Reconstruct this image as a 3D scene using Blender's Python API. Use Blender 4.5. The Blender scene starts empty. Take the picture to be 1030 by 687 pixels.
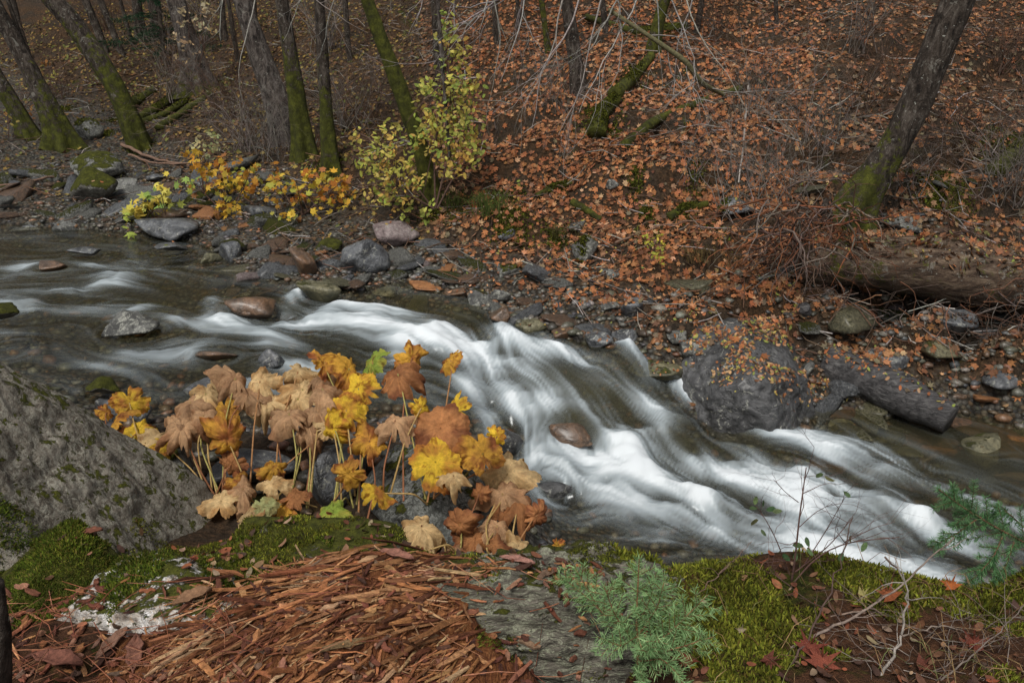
import bpy, math, random
import numpy as np
from mathutils import Vector, noise as mnoise
from mathutils.bvhtree import BVHTree
random.seed(11); RNG = np.random.default_rng(11)
SC = bpy.context.scene; COL = SC.collection
# ------------------------------------------------------------------ camera
CAM = np.array([0.0, 0.0, 3.0]); PITCH = math.radians(22.0); W0, H0 = 1030.0, 687.0; FPX = W0*28.0/36.0
cd = bpy.data.cameras.new('camera'); cd.lens = 28.0; cd.sensor_width = 36.0; cd.clip_start = 0.05; cd.clip_end = 500
co = bpy.data.objects.new('camera', cd); COL.objects.link(co); SC.camera = co
co.location = CAM; co.rotation_euler = (math.radians(90)-PITCH, 0, 0)
CP, SP = math.cos(PITCH), math.sin(PITCH)
def ray(px, py):
    r = (px-W0/2)/FPX; u = (H0/2-py)/FPX
    return np.array([r, CP+u*SP, -SP+u*CP])
def PZ(px, py, z): d = ray(px, py); return CAM + d*((z-CAM[2])/d[2])
def PY(px, py, y): d = ray(px, py); return CAM + d*(y/d[1])
def depth_of(p): return (p[1]-CAM[1])*CP - (p[2]-CAM[2])*SP
# ------------------------------------------------------------------ noise (vectorised value noise)
def _h(i, j, k, s):
    n = (i*374761393 + j*668265263 + k*2147483647 + s*974634777) & 0xffffffff
    n = ((n ^ (n >> 13))*1274126177) & 0xffffffff
    n = ((n ^ (n >> 16))*2246822519) & 0xffffffff
    return ((n ^ (n >> 15)) & 0xffffff)/float(0xffffff)
def vn(p, s=0):
    p = np.asarray(p, float); i = np.floor(p).astype(np.int64); f = p-i; f = f*f*(3-2*f)
    if p.shape[1] == 2:
        x, y = i[:, 0], i[:, 1]; a = _h(x, y, 0, s); b = _h(x+1, y, 0, s); c = _h(x, y+1, 0, s); d = _h(x+1, y+1, 0, s)
        return (a*(1-f[:, 0])+b*f[:, 0])*(1-f[:, 1])+(c*(1-f[:, 0])+d*f[:, 0])*f[:, 1]
    r = 0
    for dx in (0, 1):
        for dy in (0, 1):
            for dz in (0, 1):
                w = (f[:, 0] if dx else 1-f[:, 0])*(f[:, 1] if dy else 1-f[:, 1])*(f[:, 2] if dz else 1-f[:, 2])
                r = r + w*_h(i[:, 0]+dx, i[:, 1]+dy, i[:, 2]+dz, s)
    return r
def fbm(p, o=4, s=0, g=.5):
    p = np.asarray(p, float); a = 1; t = 0; r = 0
    for k in range(o): r = r+a*(vn(p*2.03**k, s+k*17)-.5); t += a; a *= g
    return r/t*2
def ss(a, b, x): t = np.clip((x-a)/(b-a), 0, 1); return t*t*(3-2*t)
# ------------------------------------------------------------------ scattered interpolation
class RBF:
    def __init__(s, P, V, lam=1e-3):
        P = np.array(P, float); V = np.array(V, float); n = len(P); s.P = P
        K = s.k(np.linalg.norm(P[:, None]-P[None], axis=2))+lam*np.eye(n)
        Q = np.c_[np.ones(n), P]; A = np.zeros((n+3, n+3)); A[:n, :n] = K; A[:n, n:] = Q; A[n:, :n] = Q.T
        b = np.zeros(n+3); b[:n] = V; s.w = np.linalg.solve(A, b)
    def k(s, r): return r   # biharmonic in 3-D: tame, no overshoot
    def __call__(s, X, Y):
        sh = np.shape(X); X = np.ravel(X); Y = np.ravel(Y); out = s.w[-3]+s.w[-2]*X+s.w[-1]*Y
        for p, w in zip(s.P, s.w): out = out+w*np.sqrt((X-p[0])**2+(Y-p[1])**2+.02)
        return out.reshape(sh)
# ------------------------------------------------------------------ mesh + object helpers
ORG = {}
def mesh_np(name, V, Fs, col=None, smooth=True, uv=None):
    V = np.asarray(V, float); Fs = [np.asarray(f, np.int64) for f in (Fs if isinstance(Fs, list) and np.ndim(Fs[0]) == 2 else [Fs]) if len(f)]
    me = bpy.data.meshes.new(name); me.vertices.add(len(V)); me.vertices.foreach_set('co', V.ravel().astype(np.float32))
    li = np.concatenate([f.ravel() for f in Fs]); me.loops.add(len(li)); me.loops.foreach_set('vertex_index', li.astype(np.int32))
    sz = np.concatenate([np.full(len(f), f.shape[1]) for f in Fs]); st = np.concatenate([[0], np.cumsum(sz)[:-1]])
    me.polygons.add(len(sz)); me.polygons.foreach_set('loop_start', st.astype(np.int32))
    me.polygons.foreach_set('use_smooth', np.full(len(sz), smooth, dtype=bool))
    if col is not None:
        c = np.asarray(col, float)
        if c.ndim == 1: c = np.tile(c, (len(V), 1))
        if c.shape[1] == 3: c = np.c_[c, np.ones(len(c))]
        a = me.color_attributes.new('Col', 'FLOAT_COLOR', 'POINT'); a.data.foreach_set('color', c.ravel().astype(np.float32))
    if uv is not None:
        u = me.attributes.new('flow', 'FLOAT_VECTOR', 'POINT'); u.data.foreach_set('vector', np.asarray(uv, np.float32).ravel())
    me.update(calc_edges=True); return me
def tag(o, label=None, cat=None, group=None, kind=None):
    if label: o['label'] = label
    if cat: o['category'] = cat
    if group: o['group'] = group
    if kind: o['kind'] = kind
    return o
def mk(name, V, Fs, mat, parent=None, col=None, smooth=True, loc=None, uv=None):
    V = np.asarray(V, float)
    if loc is None: loc = ORG[parent.name] if parent is not None else (0, 0, 0)
    loc = np.array(loc, float)
    me = mesh_np(name, V-loc, Fs, col, smooth, uv); me.materials.append(mat)
    o = bpy.data.objects.new(name, me); COL.objects.link(o); ORG[o.name] = loc
    if parent is not None: o.parent = parent; o.location = loc-ORG[parent.name]
    else: o.location = loc
    return o
def thing(name, loc, label, cat, group=None):
    o = bpy.data.objects.new(name, None); COL.objects.link(o); o.location = loc; o.empty_display_size = .1
    ORG[o.name] = np.array(loc, float); return tag(o, label, cat, group)
def cj(c, lo, hi): k = random.uniform(lo, hi); return tuple(v*k*random.uniform(.94, 1.06) for v in c)
class MB:
    def __init__(s): s.V = []; s.F = {}; s.C = []; s.n = 0
    def add(s, V, F, c=(1, 1, 1, 1)):
        V = np.asarray(V, float); c = np.asarray(c, float)
        if c.ndim == 1: c = np.tile(c, (len(V), 1))
        if c.shape[1] == 3: c = np.c_[c, np.ones(len(c))]
        for f in (F if isinstance(F, list) and np.ndim(F[0]) == 2 else [F]):
            f = np.asarray(f, np.int64); s.F.setdefault(f.shape[1], []).append(f+s.n)
        s.V.append(V); s.C.append(c); s.n += len(V)
    def tube(s, P, R, k=3, c=(1, 1, 1, 1), cap=False, jit=0):
        P = np.asarray(P, float); n = len(P); R = np.broadcast_to(np.asarray(R, float), (n,))
        T = np.gradient(P, axis=0); T /= np.linalg.norm(T, axis=1)[:, None]+1e-9
        ref = np.array([0.31, .2, .93]) if abs(T[:, 2]).mean() < .8 else np.array([.9, .3, .1])
        A = np.cross(T, ref); A /= np.linalg.norm(A, axis=1)[:, None]+1e-9; B = np.cross(T, A)
        an = np.arange(k)*2*math.pi/k
        V = P[:, None]+(A[:, None]*np.cos(an)[None, :, None]+B[:, None]*np.sin(an)[None, :, None])*R[:, None, None]
        V = V.reshape(-1, 3)
        i = np.arange(n-1)[:, None]*k; j = np.arange(k)[None]; j2 = (j+1) % k
        F = np.stack([i+j, i+j2, i+k+j2, i+k+j], -1).reshape(-1, 4)
        c = np.asarray(c, float)
        if c.ndim == 2: c = np.repeat(c, k, axis=0)
        s.add(V, F, c)
        if cap:
            s.F.setdefault(k, []).append(np.array([[s.n-n*k+q for q in range(k-1, -1, -1)], [s.n-k+q for q in range(k)]]))
    def build(s, name, mat, parent=None, smooth=True, loc=None):
        return mk(name, np.concatenate(s.V), [np.concatenate(f) for f in s.F.values()], mat, parent, np.concatenate(s.C), smooth, loc)
def scatter(P, Nn, size, col, tmpl, spin=None, squash=None, up=None):
    """many small flat leaves: returns V, F, C"""
    n = len(P); Nn = Nn/(np.linalg.norm(Nn, axis=1)[:, None]+1e-9)
    ref = RNG.normal(size=(n, 3)) if up is None else up
    A = np.cross(Nn, ref); A /= np.linalg.norm(A, axis=1)[:, None]+1e-9; B = np.cross(Nn, A)
    t = np.asarray(tmpl, float); k = len(t)
    V = P[:, None]+size[:, None, None]*(A[:, None]*t[None, :, 0:1]+B[:, None]*t[None, :, 1:2]+Nn[:, None]*t[None, :, 2:3]*(1 if squash is None else squash[:, None, None]))
    F = np.arange(n*k).reshape(n, k); C = np.repeat(col, k, axis=0)
    return V.reshape(-1, 3), F, C
def star(tips, inner=.45, curl=.25):
    out = []; n = len(tips)
    for i, (a, r) in enumerate(tips):
        a0 = math.radians(a); out.append((math.sin(a0)*r, math.cos(a0)*r, curl*r*r))
        a1 = math.radians((a+tips[(i+1) % n][0]+(360 if i == n-1 else 0))/2); out.append((math.sin(a1)*inner, math.cos(a1)*inner, 0))
    return out
MAPLE = star([(0, .6), (52, .55), (105, .42), (180, .3), (255, .42), (308, .55)], .27)
OVAL = [(0, .5, .06), (.2, .3, 0), (.24, 0, -.03), (.16, -.3, 0), (0, -.5, .1), (-.16, -.3, .05), (-.24, 0, .06), (-.2, .3, .04)]
LANCE = [(0, .6, 0), (.13, .1, .05), (.08, -.35, .02), (0, -.5, -.05), (-.08, -.35, .02), (-.13, .1, .05)]
SPIKE = [(0, 1, 0), (.05, 0, 0), (-.05, 0, 0)]
def pal(n, cols, w=None, var=.2):
    cols = np.array(cols, float); w = None if w is None else np.array(w, float)/sum(w)
    c = cols[RNG.choice(len(cols), n, p=w)]*(1+RNG.uniform(-var, var, (n, 1)))
    return np.clip(c*(1+RNG.uniform(-.08, .08, (n, 3))), .004, .95)
# ------------------------------------------------------------------ node helpers
class NT:
    def __init__(s, name):
        s.m = bpy.data.materials.new(name); s.m.use_nodes = True; s.t = s.m.node_tree; s.t.nodes.clear()
        s.out = s.n('ShaderNodeOutputMaterial'); s.tc = s.n('ShaderNodeTexCoord')
    def n(s, ty, **k):
        x = s.t.nodes.new(ty)
        for a, b in k.items(): setattr(x, a, b)
        return x
    def l(s, a, b): s.t.links.new(a, b)
    def set(s, sock, v):
        if hasattr(v, 'is_output') or isinstance(v, bpy.types.NodeSocket): s.l(v, sock)
        else: sock.default_value = v
    def mp(s, scale=(1, 1, 1), rot=(0, 0, 0), src=None):
        x = s.n('ShaderNodeMapping'); x.inputs['Scale'].default_value = scale; x.inputs['Rotation'].default_value = rot
        s.l(src or s.tc.outputs['Object'], x.inputs['Vector']); return x.outputs[0]
    def noise(s, scale, detail=4, rough=.55, vec=None, dist=0, out=0):
        x = s.n('ShaderNodeTexNoise'); x.inputs['Scale'].default_value = scale; x.inputs['Detail'].default_value = detail
        x.inputs['Roughness'].default_value = rough; x.inputs['Distortion'].default_value = dist
        s.l(vec or s.tc.outputs['Object'], x.inputs['Vector']); return x.outputs[out]
    def vor(s, scale, vec=None, feat='F1', out='Distance', rnd=1):
        x = s.n('ShaderNodeTexVoronoi', feature=feat); x.inputs['Scale'].default_value = scale; x.inputs['Randomness'].default_value = rnd
        s.l(vec or s.tc.outputs['Object'], x.inputs['Vector']); return x.outputs[out]
    def ramp(s, f, stops, mode='LINEAR'):
        x = s.n('ShaderNodeValToRGB'); e = x.color_ramp.elements; x.color_ramp.interpolation = mode
        while len(e) < len(stops): e.new(.5)
        for q, (p, c) in zip(e, stops): q.position = p; q.color = (c, c, c, 1) if isinstance(c, (int, float)) else (*c[:3], 1)
        s.l(f, x.inputs[0]); return x.outputs[0]
    def mix(s, f, a, b, mode='MIX'):
        x = s.n('ShaderNodeMix', data_type='RGBA', blend_type=mode)
        for q, v in ((0, f), (6, a), (7, b)):
            sock = x.inputs[q]
            if isinstance(v, bpy.types.NodeSocket): s.l(v, sock)
            elif isinstance(v, (int, float)): sock.default_value = v if q == 0 else (v, v, v, 1)
            else: sock.default_value = (*v[:3], 1)
        return x.outputs[2]
    def math(s, op, a, b=0, c=0):
        x = s.n('ShaderNodeMath', operation=op)
        for i, v in enumerate((a, b, c)):
            if isinstance(v, bpy.types.NodeSocket): s.l(v, x.inputs[i])
            else: x.inputs[i].default_value = v
        return x.outputs[0]
    def attr(s, name='Col', out='Color'): x = s.n('ShaderNodeAttribute', attribute_name=name); return x.outputs[out]
    def sep(s, v): x = s.n('ShaderNodeSeparateXYZ'); s.l(v, x.inputs[0]); return x.outputs
    def bump(s, h, st=.5, dist=.02, nrm=None):
        x = s.n('ShaderNodeBump'); x.inputs['Strength'].default_value = st; x.inputs['Distance'].default_value = dist
        s.l(h, x.inputs['Height'])
        if nrm: s.l(nrm, x.inputs['Normal'])
        return x.outputs[0]
    def bsdf(s, col, rough=.8, nrm=None, spec=.3, coat=0):
        b = s.n('ShaderNodeBsdfPrincipled')
        for nm, v in (('Base Color', col), ('Roughness', rough), ('Specular IOR Level', spec), ('Coat Weight', coat)):
            if isinstance(v, bpy.types.NodeSocket): s.l(v, b.inputs[nm])
            elif nm == 'Base Color': b.inputs[nm].default_value = (*v[:3], 1)
            else: b.inputs[nm].default_value = v
        b.inputs['Coat Roughness'].default_value = .3
        if nrm: s.l(nrm, b.inputs['Normal'])
        return b.outputs[0]
    def end(s, sh): s.l(sh, s.out.inputs[0]); return s.m
    def up(s): g = s.n('ShaderNodeNewGeometry'); return s.sep(g.outputs['Normal'])[2]

MOSS_D, MOSS_M, MOSS_L = (.014, .015, .004), (.045, .048, .007), (.10, .105, .014)
def rock_mat(name, c1, c2, c3=None, moss=0., lichen=0., rough=.7, wet=0., sc=1., tint=(.36, .36, .31), strat=0.):
    t = NT(name); c3 = c3 or tuple(x*.35 for x in c1)
    vec = t.mp((1, 1, 1+strat*5), (.4, .3, 0))
    n1 = t.noise(3.2*sc, 6, .65, vec, .6); n2 = t.noise(22*sc, 5, .7, vec)
    col = t.ramp(n1, [(.30, c3), (.46, c1), (.62, c2), (.75, c1)])
    col = t.mix(.6, col, t.ramp(n2, [(.3, .3), (.7, 1.7)]), 'MULTIPLY')
    cr = t.ramp(t.vor(2.6*sc, t.mix(.25, vec, t.noise(5*sc, 3, .6, vec, 0, 1)), 'DISTANCE_TO_EDGE'), [(0, 0), (.05, 1)])
    if lichen:
        lm = t.ramp(t.noise(9*sc, 6, .8, vec, .9), [(.60-lichen*.16, 0), (.64-lichen*.1, 1)])
        lm = t.math('MULTIPLY', lm, t.ramp(t.noise(60*sc, 4, .8), [(.4, .3), (.55, 1)]))
        col = t.mix(lm, col, t.mix(t.noise(30*sc, 3), tuple(x*.6 for x in tint), tint))
    h = t.math('ADD', t.math('MULTIPLY', n1, 1.2), t.math('ADD', t.math('MULTIPLY', n2, .35), t.math('MULTIPLY', cr, .15)))
    r = rough
    if moss:
        up = t.up(); mn = t.noise(5*sc, 6, .7, None, .4)
        mm = t.ramp(t.math('ADD', t.math('MULTIPLY', up, .28), mn), [(.86-moss*.36, 0), (.90-moss*.34, 1)])
        mf = t.noise(120, 3, .7)
        col = t.mix(mm, col, t.ramp(t.math('MULTIPLY_ADD', t.noise(14*sc, 4), .7, t.math('MULTIPLY', mf, .4)), [(.3, MOSS_D), (.52, MOSS_M), (.75, MOSS_L)]))
        h = t.math('ADD', h, t.math('MULTIPLY', mm, t.math('MULTIPLY_ADD', mf, .8, .3)))
        r = t.ramp(mm, [(0, rough), (1, .95)])
    return t.end(t.bsdf(col, r, t.bump(h, 1., .045/sc), .18+wet*.3, wet*.55))
def bark_mat(name, c1=(.038, .029, .022), c2=(.095, .08, .066), lich=.35, grain=(1, 1, .4)):
    t = NT(name); v = t.mp(grain); a = t.attr(); m = t.sep(a)[0]
    n1 = t.noise(16, 6, .75, v, .8); n2 = t.noise(45, 4, .7)
    col = t.ramp(n1, [(.36, tuple(x*.2 for x in c1)), (.5, c1), (.64, c2)])
    lm = t.ramp(t.noise(7, 5, .8, None, .6), [(.62-lich*.1, 0), (.68-lich*.1, 1)])
    col = t.mix(t.math('MULTIPLY', lm, .55), col, (.22, .21, .18)); col = t.mix(t.ramp(t.noise(38, 3, .6), [(.66, 0), (.70, .8)]), col, (.30, .30, .26))
    mm = t.ramp(t.math('ADD', m, t.math('MULTIPLY_ADD', t.noise(6, 7, .8), 1.7, -.85)), [(.45, 0), (.55, 1)])
    col = t.mix(mm, col, t.ramp(t.math('MULTIPLY_ADD', t.noise(12, 4), .7, t.math('MULTIPLY', n2, .35)), [(.35, MOSS_D), (.55, MOSS_M), (.75, MOSS_L)]))
    return t.end(t.bsdf(col, .92, t.bump(t.math('ADD', n1, t.math('MULTIPLY', n2, .4)), .9, .03), .2))
def leaf_mat(name, trans=.35, sc=60, rough=.6, amt=.6):
    t = NT(name); c = t.attr(); n = t.noise(sc, 4, .7)
    c = t.mix(amt, c, t.ramp(n, [(.32, .35), (.55, 1.), (.75, 1.5)]), 'MULTIPLY')
    b = t.bsdf(c, rough+.15, None, .12); tr = t.n('ShaderNodeBsdfTranslucent'); t.l(c, tr.inputs[0])
    m = t.n('ShaderNodeMixShader'); m.inputs[0].default_value = trans; t.l(b, m.inputs[1]); t.l(tr.outputs[0], m.inputs[2])
    return t.end(m.outputs[0])
def plain_mat(name, rough=.85, sc=40, lo=.5, hi=1.4):
    t = NT(name); n = t.noise(sc, 5, .7)
    c = t.mix(1, t.attr(), t.ramp(n, [(.3, lo), (.7, hi)]), 'MULTIPLY')
    return t.end(t.bsdf(c, rough, t.bump(n, .6, .01), .2))
M = {}
M['litter'] = leaf_mat('dry_leaf', .15, 50); M['leaf'] = leaf_mat('autumn_leaf', .4, 60, amt=.45)
M['twig'] = plain_mat('twig_bark'); M['moss'] = leaf_mat('moss_strand', .3, 25, .9, .5)
M['bark'] = bark_mat('mossy_bark'); M['bark_grey'] = bark_mat('grey_bark', (.065, .053, .045), (.14, .122, .108), .6)
M['rotbark'] = bark_mat('rotting_bark', (.075, .05, .034), (.17, .125, .085), .5, (.22, 1, 1))
M['granite'] = rock_mat('lichen_granite', (.105, .090, .070), (.18, .158, .128), (.035, .028, .02), moss=.42, lichen=.85, rough=.9, sc=4.2, tint=(.31, .295, .24))
M['dark'] = rock_mat('dark_river_rock', (.055, .058, .062), (.12, .125, .13), lichen=.25, rough=.35, wet=.35, sc=2)
M['grey'] = rock_mat('grey_river_rock', (.06, .06, .055), (.125, .125, .115), lichen=.5, rough=.5, wet=.15, sc=2.2)
M['brown'] = rock_mat('brown_wet_rock', (.085, .055, .035), (.16, .09, .05), rough=.3, wet=.6, sc=2)
M['olive'] = rock_mat('olive_rock', (.09, .085, .05), (.16, .145, .085), moss=.15, rough=.4, wet=.4, sc=2)
M['purple'] = rock_mat('mauve_rock', (.15, .115, .11), (.23, .19, .18), lichen=.2, rough=.55, sc=2)
M['mossy'] = rock_mat('mossy_rock', (.07, .065, .055), (.12, .115, .095), moss=.95, lichen=.3, rough=.85, sc=1.6)
M['halfmoss'] = rock_mat('half_mossy_rock', (.085, .085, .078), (.16, .16, .145), moss=.55, lichen=.6, rough=.7, sc=1.8)
M['orange'] = rock_mat('rust_stone', (.25, .11, .045), (.36, .17, .07), rough=.35, wet=.3, sc=3)
M['layered'] = rock_mat('layered_rock', (.085, .076, .060), (.155, .14, .112), (.02, .018, .014), moss=.33, lichen=.7, rough=.85, sc=2.2, strat=.5, tint=(.30, .31, .22))
M['boulder'] = rock_mat('wet_boulder', (.040, .040, .040), (.084, .084, .085), (.012, .012, .012), lichen=.15, rough=.38, wet=.4, sc=1.4)
# ------------------------------------------------------------------ water level and land, from measured points
wpts = [(-250,300,.92),(-250,250,.95),(0,240,.86),(0,330,.82),(120,280,.82),(200,250,.80),(200,360,.73),(300,290,.71),(300,400,.60),(400,275,.66),(420,330,.60),
 (480,345,.50),(400,400,.50),(500,400,.36),(480,330,.58),(540,335,.54),(600,350,.48),(600,385,.40),(640,355,.42),(690,385,.25),(640,420,.22),(560,400,.33),(520,440,.22),(560,470,.12),(640,470,.10),
 (720,440,.10),(700,520,.03),(800,480,.02),(850,560,0),(1000,520,-.02),(1000,600,-.04),(560,560,.0),(540,520,.03),(780,430,.05),(900,430,.02),(1030,440,0),(1250,480,-.03),(1250,650,-.05),(450,450,.3),(530,570,0),(950,390,.0)]
WP = [PZ(a, b, z) for a, b, z in wpts]
zw = RBF([p[:2] for p in WP], [p[2] for p in WP], .002)
tp = []
def tz(px, py, z): p = PZ(px, py, z); tp.append((p[0], p[1], p[2]))
def ty(px, py, y): p = PY(px, py, y); tp.append((p[0], p[1], p[2]))
# far waterline (toe of the bank)
for px, py, z in [(-250,223,.97),(-100,226,.92),(0,227,.88),(90,230,.86),(150,234,.84),(210,243,.82),(250,270,.79),(310,282,.74),(350,290,.70),(420,282,.67),(470,300,.62),(500,325,.57),(560,335,.53),
 (600,350,.48),(650,365,.40),(690,385,.28),(700,420,.12),(790,428,.08),(830,405,.04),(850,375,.04),(900,365,.04),(960,372,.04),(1030,375,.03),(1150,380,.02),(1300,390,.02)]: tz(px, py, z)
# river bed
for px, py, z in [(-250,290,.7),(0,285,.62),(0,245,.66),(80,250,.66),(-150,245,.68),(150,255,.66),(100,290,.6),(200,300,.57),(300,320,.5),(400,310,.52),(380,350,.4),(250,350,.5),(120,350,.55),(0,320,.6),(300,390,.42),(480,350,.28),(530,390,.15),(450,400,.25),
 (600,375,.22),(600,430,.0),(660,420,0),(560,470,-.12),(650,500,-.2),(740,470,-.15),(750,540,-.25),(850,500,-.25),(950,540,-.28),(900,440,-.14),(980,430,-.12),(1040,450,-.12),(960,395,-.06),(1100,500,-.25),(1250,520,-.28),(850,560,-.2),(620,540,-.15)]: tz(px, py, z)
# near waterline and the shelf between ledge and stream
for p in [(-7,5.6,.95),(-5,5.2,.86),(-3.6,4.75,.76),(-2.6,4.45,.70),(-1.7,4.35,.64),(-.9,4.45,.55),(-.3,4.75,.38),(.05,4.35,.1),(.2,3.75,0),(1,3.72,-.01),(2,3.7,-.03),(3,3.6,-.05),(5,3.4,-.05),
 (-5,4.2,1.25),(-3,3.7,.95),(-1.7,3.6,.78),(-.9,3.6,.72),(-.2,3.7,.6),(.1,3.3,.3),(.8,3.1,.28),(2,3.1,.25),(3.2,3.0,.25),(-5,2.8,1.4),(-2.5,2.75,.95),(-1,2.75,.80),(-.2,2.75,.72),(.6,2.6,.55),(2,2.6,.5),(4,2.4,.6),
 (-3,1.5,1.3),(0,1.5,1.1),(3,1.5,1.0),(-6,-3,2),(0,-3,1.6),(6,-3,1.7),(0,-12,3),(-20,-12,4),(20,-12,4)]: tp.append(p)
# far bank
for px, py, y in [(0,208,10.6),(100,208,10.1),(170,212,9.5),(250,235,8.8),(330,230,8.7),(420,240,8.1),(500,270,7.4),(560,290,7.0),(620,300,6.8),(690,330,6.1),
 (0,160,12.5),(100,160,12.3),(200,150,12),(300,180,10.5),(380,190,9.8),(450,190,9.2),(520,200,8.6),(600,200,8.3),(700,200,8.2),(770,220,7.6),(760,300,6.6),(830,330,6.2),(900,330,6.2),(1000,330,6.2),
 (850,240,7.2),(950,240,7.2),(1030,250,7.1),(1150,250,7.0),(1300,250,7.0),(850,300,6.5),(950,300,6.5),(1050,310,6.5),
 (0,100,16),(100,100,16),(200,100,15),(300,120,13),(400,130,11.8),(500,130,10.6),(600,130,10),(700,130,9.8),(800,150,9),(900,150,9.2),(1030,150,9.2),(1200,150,9),
 (0,50,20),(100,50,20),(200,50,19),(300,50,17),(400,60,14.5),(500,50,13),(600,50,12.5),(700,50,12.3),(850,50,12),(1000,50,12),(1200,60,12),
 (0,0,25),(150,0,25),(300,0,21.5),(450,0,17),(600,0,15.5),(800,0,15),(1030,0,15),(1300,0,15),(0,-60,32),(300,-60,27),(600,-60,20),(900,-60,19),(1200,-60,19),
 (-250,200,12),(-250,100,17),(-250,0,25)]: ty(px, py, y)
for p in [(-30,60,22),(0,60,30),(30,60,32),(-40,30,9),(-40,8,3),(35,20,10),(35,6,1.5)]: tp.append(p)
land_far = RBF([p[:2] for p in tp], [p[2] for p in tp], .004)
FE = np.array([PZ(a, b, z)[:2] for a, b, z in [(-300,224,.97),(-100,226,.92),(0,227,.88),(90,230,.86),(150,234,.84),(210,243,.82),(250,270,.79),(310,282,.74),(350,290,.70),(420,282,.67),(470,300,.62),(500,325,.57),(560,335,.53),(600,350,.48),(650,365,.40),(690,385,.28)]])
def ledge_y(x): return 2.10+.05*np.sin(x*3.1)+.06*np.sin(x*7+1)+np.where(x < -.2, .12, 0)
def land(X, Y, detail=True):
    sh = np.shape(X); X = np.ravel(X).astype(float); Y = np.ravel(Y).astype(float)
    h = land_far(X, Y); ye = np.interp(X, FE[:, 0], FE[:, 1]); dd_ = Y-ye
    h = np.where((X < FE[-1, 0]) & (dd_ > 0), np.maximum(h, zw(X, ye)+.03+.05*np.minimum(dd_, 8)), h)
    if detail:
        P = np.c_[X, Y]; w = zw(X, Y); up = ss(0, .5, h-w)
        h = h+fbm(P*.55+3, 5, 3)*(.01+.23*up)+fbm(P*3.1, 4, 9)*(.05+.03*up)*np.where(h < w, .9, 1)
        # little terraces across the bank
        h = h+.13*up*(ss(.35, .65, vn(np.c_[X*.6, Y*2.2+2*vn(P*.8, 5)], 7))-.5)*2
    zl = 1.34+(2.0-Y)*.07+.02*X
    if detail: zl = zl+fbm(np.c_[X, Y]*2.3, 4, 21)*.05
    zl = zl-.26*np.exp(-((X-.13)/.26)**4)*(1-ss(1.80, 1.95, Y))
    t = ss(0, 1, (Y-ledge_y(X))/.35)
    h = np.where(Y < ledge_y(X)+.35, zl*(1-t)+h*t, h)
    h = np.where(Y < 0, np.maximum(h, 1.4), h)
    return h.reshape(sh)
def axis(lo, a, b, hi, st, g=1.13):
    mid = np.arange(a, b+1e-6, st); L = []; x = a; d = st
    while x > lo: d *= g; x -= d; L.append(x)
    R_ = []; x = mid[-1]; d = st
    while x < hi: d *= g; x += d; R_.append(x)
    return np.r_[L[::-1], mid, R_]
def grid(xs, ys):
    X, Y = np.meshgrid(xs, ys); nx, ny = len(xs), len(ys); i = (np.arange(ny-1)[:, None]*nx+np.arange(nx-1)[None]).ravel()
    return X, Y, np.stack([i, i+1, i+nx+1, i+nx], -1)
gx = axis(-70, -7, 6.5, 70, .04, 1.06); gy = axis(-40, 1.0, 12, 90, .04, 1.05)
GX, GY, GF = grid(gx, gy); GZ = land(GX, GY); WZ = zw(GX, GY)
def hL(x, y):
    """bilinear look-up of the built ground"""
    x = np.atleast_1d(x); y = np.atleast_1d(y)
    i = np.clip(np.searchsorted(gx, x)-1, 0, len(gx)-2); j = np.clip(np.searchsorted(gy, y)-1, 0, len(gy)-2)
    u = np.clip((x-gx[i])/(gx[i+1]-gx[i]), 0, 1); v = np.clip((y-gy[j])/(gy[j+1]-gy[j]), 0, 1)
    return (GZ[j, i]*(1-u)+GZ[j, i+1]*u)*(1-v)+(GZ[j+1, i]*(1-u)+GZ[j+1, i+1]*u)*v
def PT(px, py, ymin=2.6, ymax=60, water=False):
    d = ray(px, py); ts = np.linspace(ymin/d[1], ymax/d[1], 3000); P = CAM+d*ts[:, None]
    h = hL(P[:, 0], P[:, 1])
    if water: h = np.maximum(h, zw(P[:, 0], P[:, 1]))
    k = np.argmax(P[:, 2] < h)
    if not (P[:, 2] < h).any(): return None
    return P[k]
above = GZ-WZ
wetz = (1-ss(.05, .35, above)); nearl = ss(.0, .15, (ledge_y(GX)+.3)-GY)
gcol = np.stack([wetz*(1-nearl), nearl, ss(-3.5, -1, GX), np.ones_like(GX)], -1).reshape(-1, 4)
t = NT('forest_floor'); a = t.sep(t.attr()); n1 = t.noise(2.2, 6, .7, None, .5); n2 = t.noise(30, 5, .75); v1 = t.vor(26); vc = t.vor(26, None, 'F1', 'Color')
soil = t.ramp(n2, [(.3, (.012, .008, .005)), (.52, (.055, .032, .017)), (.7, (.12, .066, .033))])
soil = t.mix(t.ramp(n1, [(.42, 0), (.58, 1)]), soil, t.ramp(n2, [(.35, (.014, .011, .008)), (.72, (.07, .052, .036))]))
cob = t.mix(.55, t.ramp(t.sep(vc)[0], [(0, (.05, .048, .045)), (.35, (.11, .10, .085)), (.6, (.13, .085, .05)), (.85, (.10, .105, .08)), (1, (.2, .19, .17))]), t.ramp(n2, [(.3, .4), (.7, 1.6)]), 'MULTIPLY')
cob = t.mix(t.ramp(v1, [(.3, 0), (.75, .85)]), cob, (.015, .013, .01))
col = t.mix(a[0], soil, cob)
nb = t.ramp(n2, [(.3, (.02, .012, .008)), (.55, (.075, .035, .018)), (.72, (.15, .07, .035))])
col = t.mix(a[1], col, nb)
mossm = t.ramp(t.math('ADD', t.noise(1.6, 6, .75, None, .6), t.math('MULTIPLY_ADD', a[1], .07, t.math('MULTIPLY', a[0], -.1))), [(.60, 0), (.66, 1)])
col = t.mix(mossm, col, t.ramp(t.noise(40, 4, .7), [(.35, MOSS_D), (.6, MOSS_M), (.75, MOSS_L)]))
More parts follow.
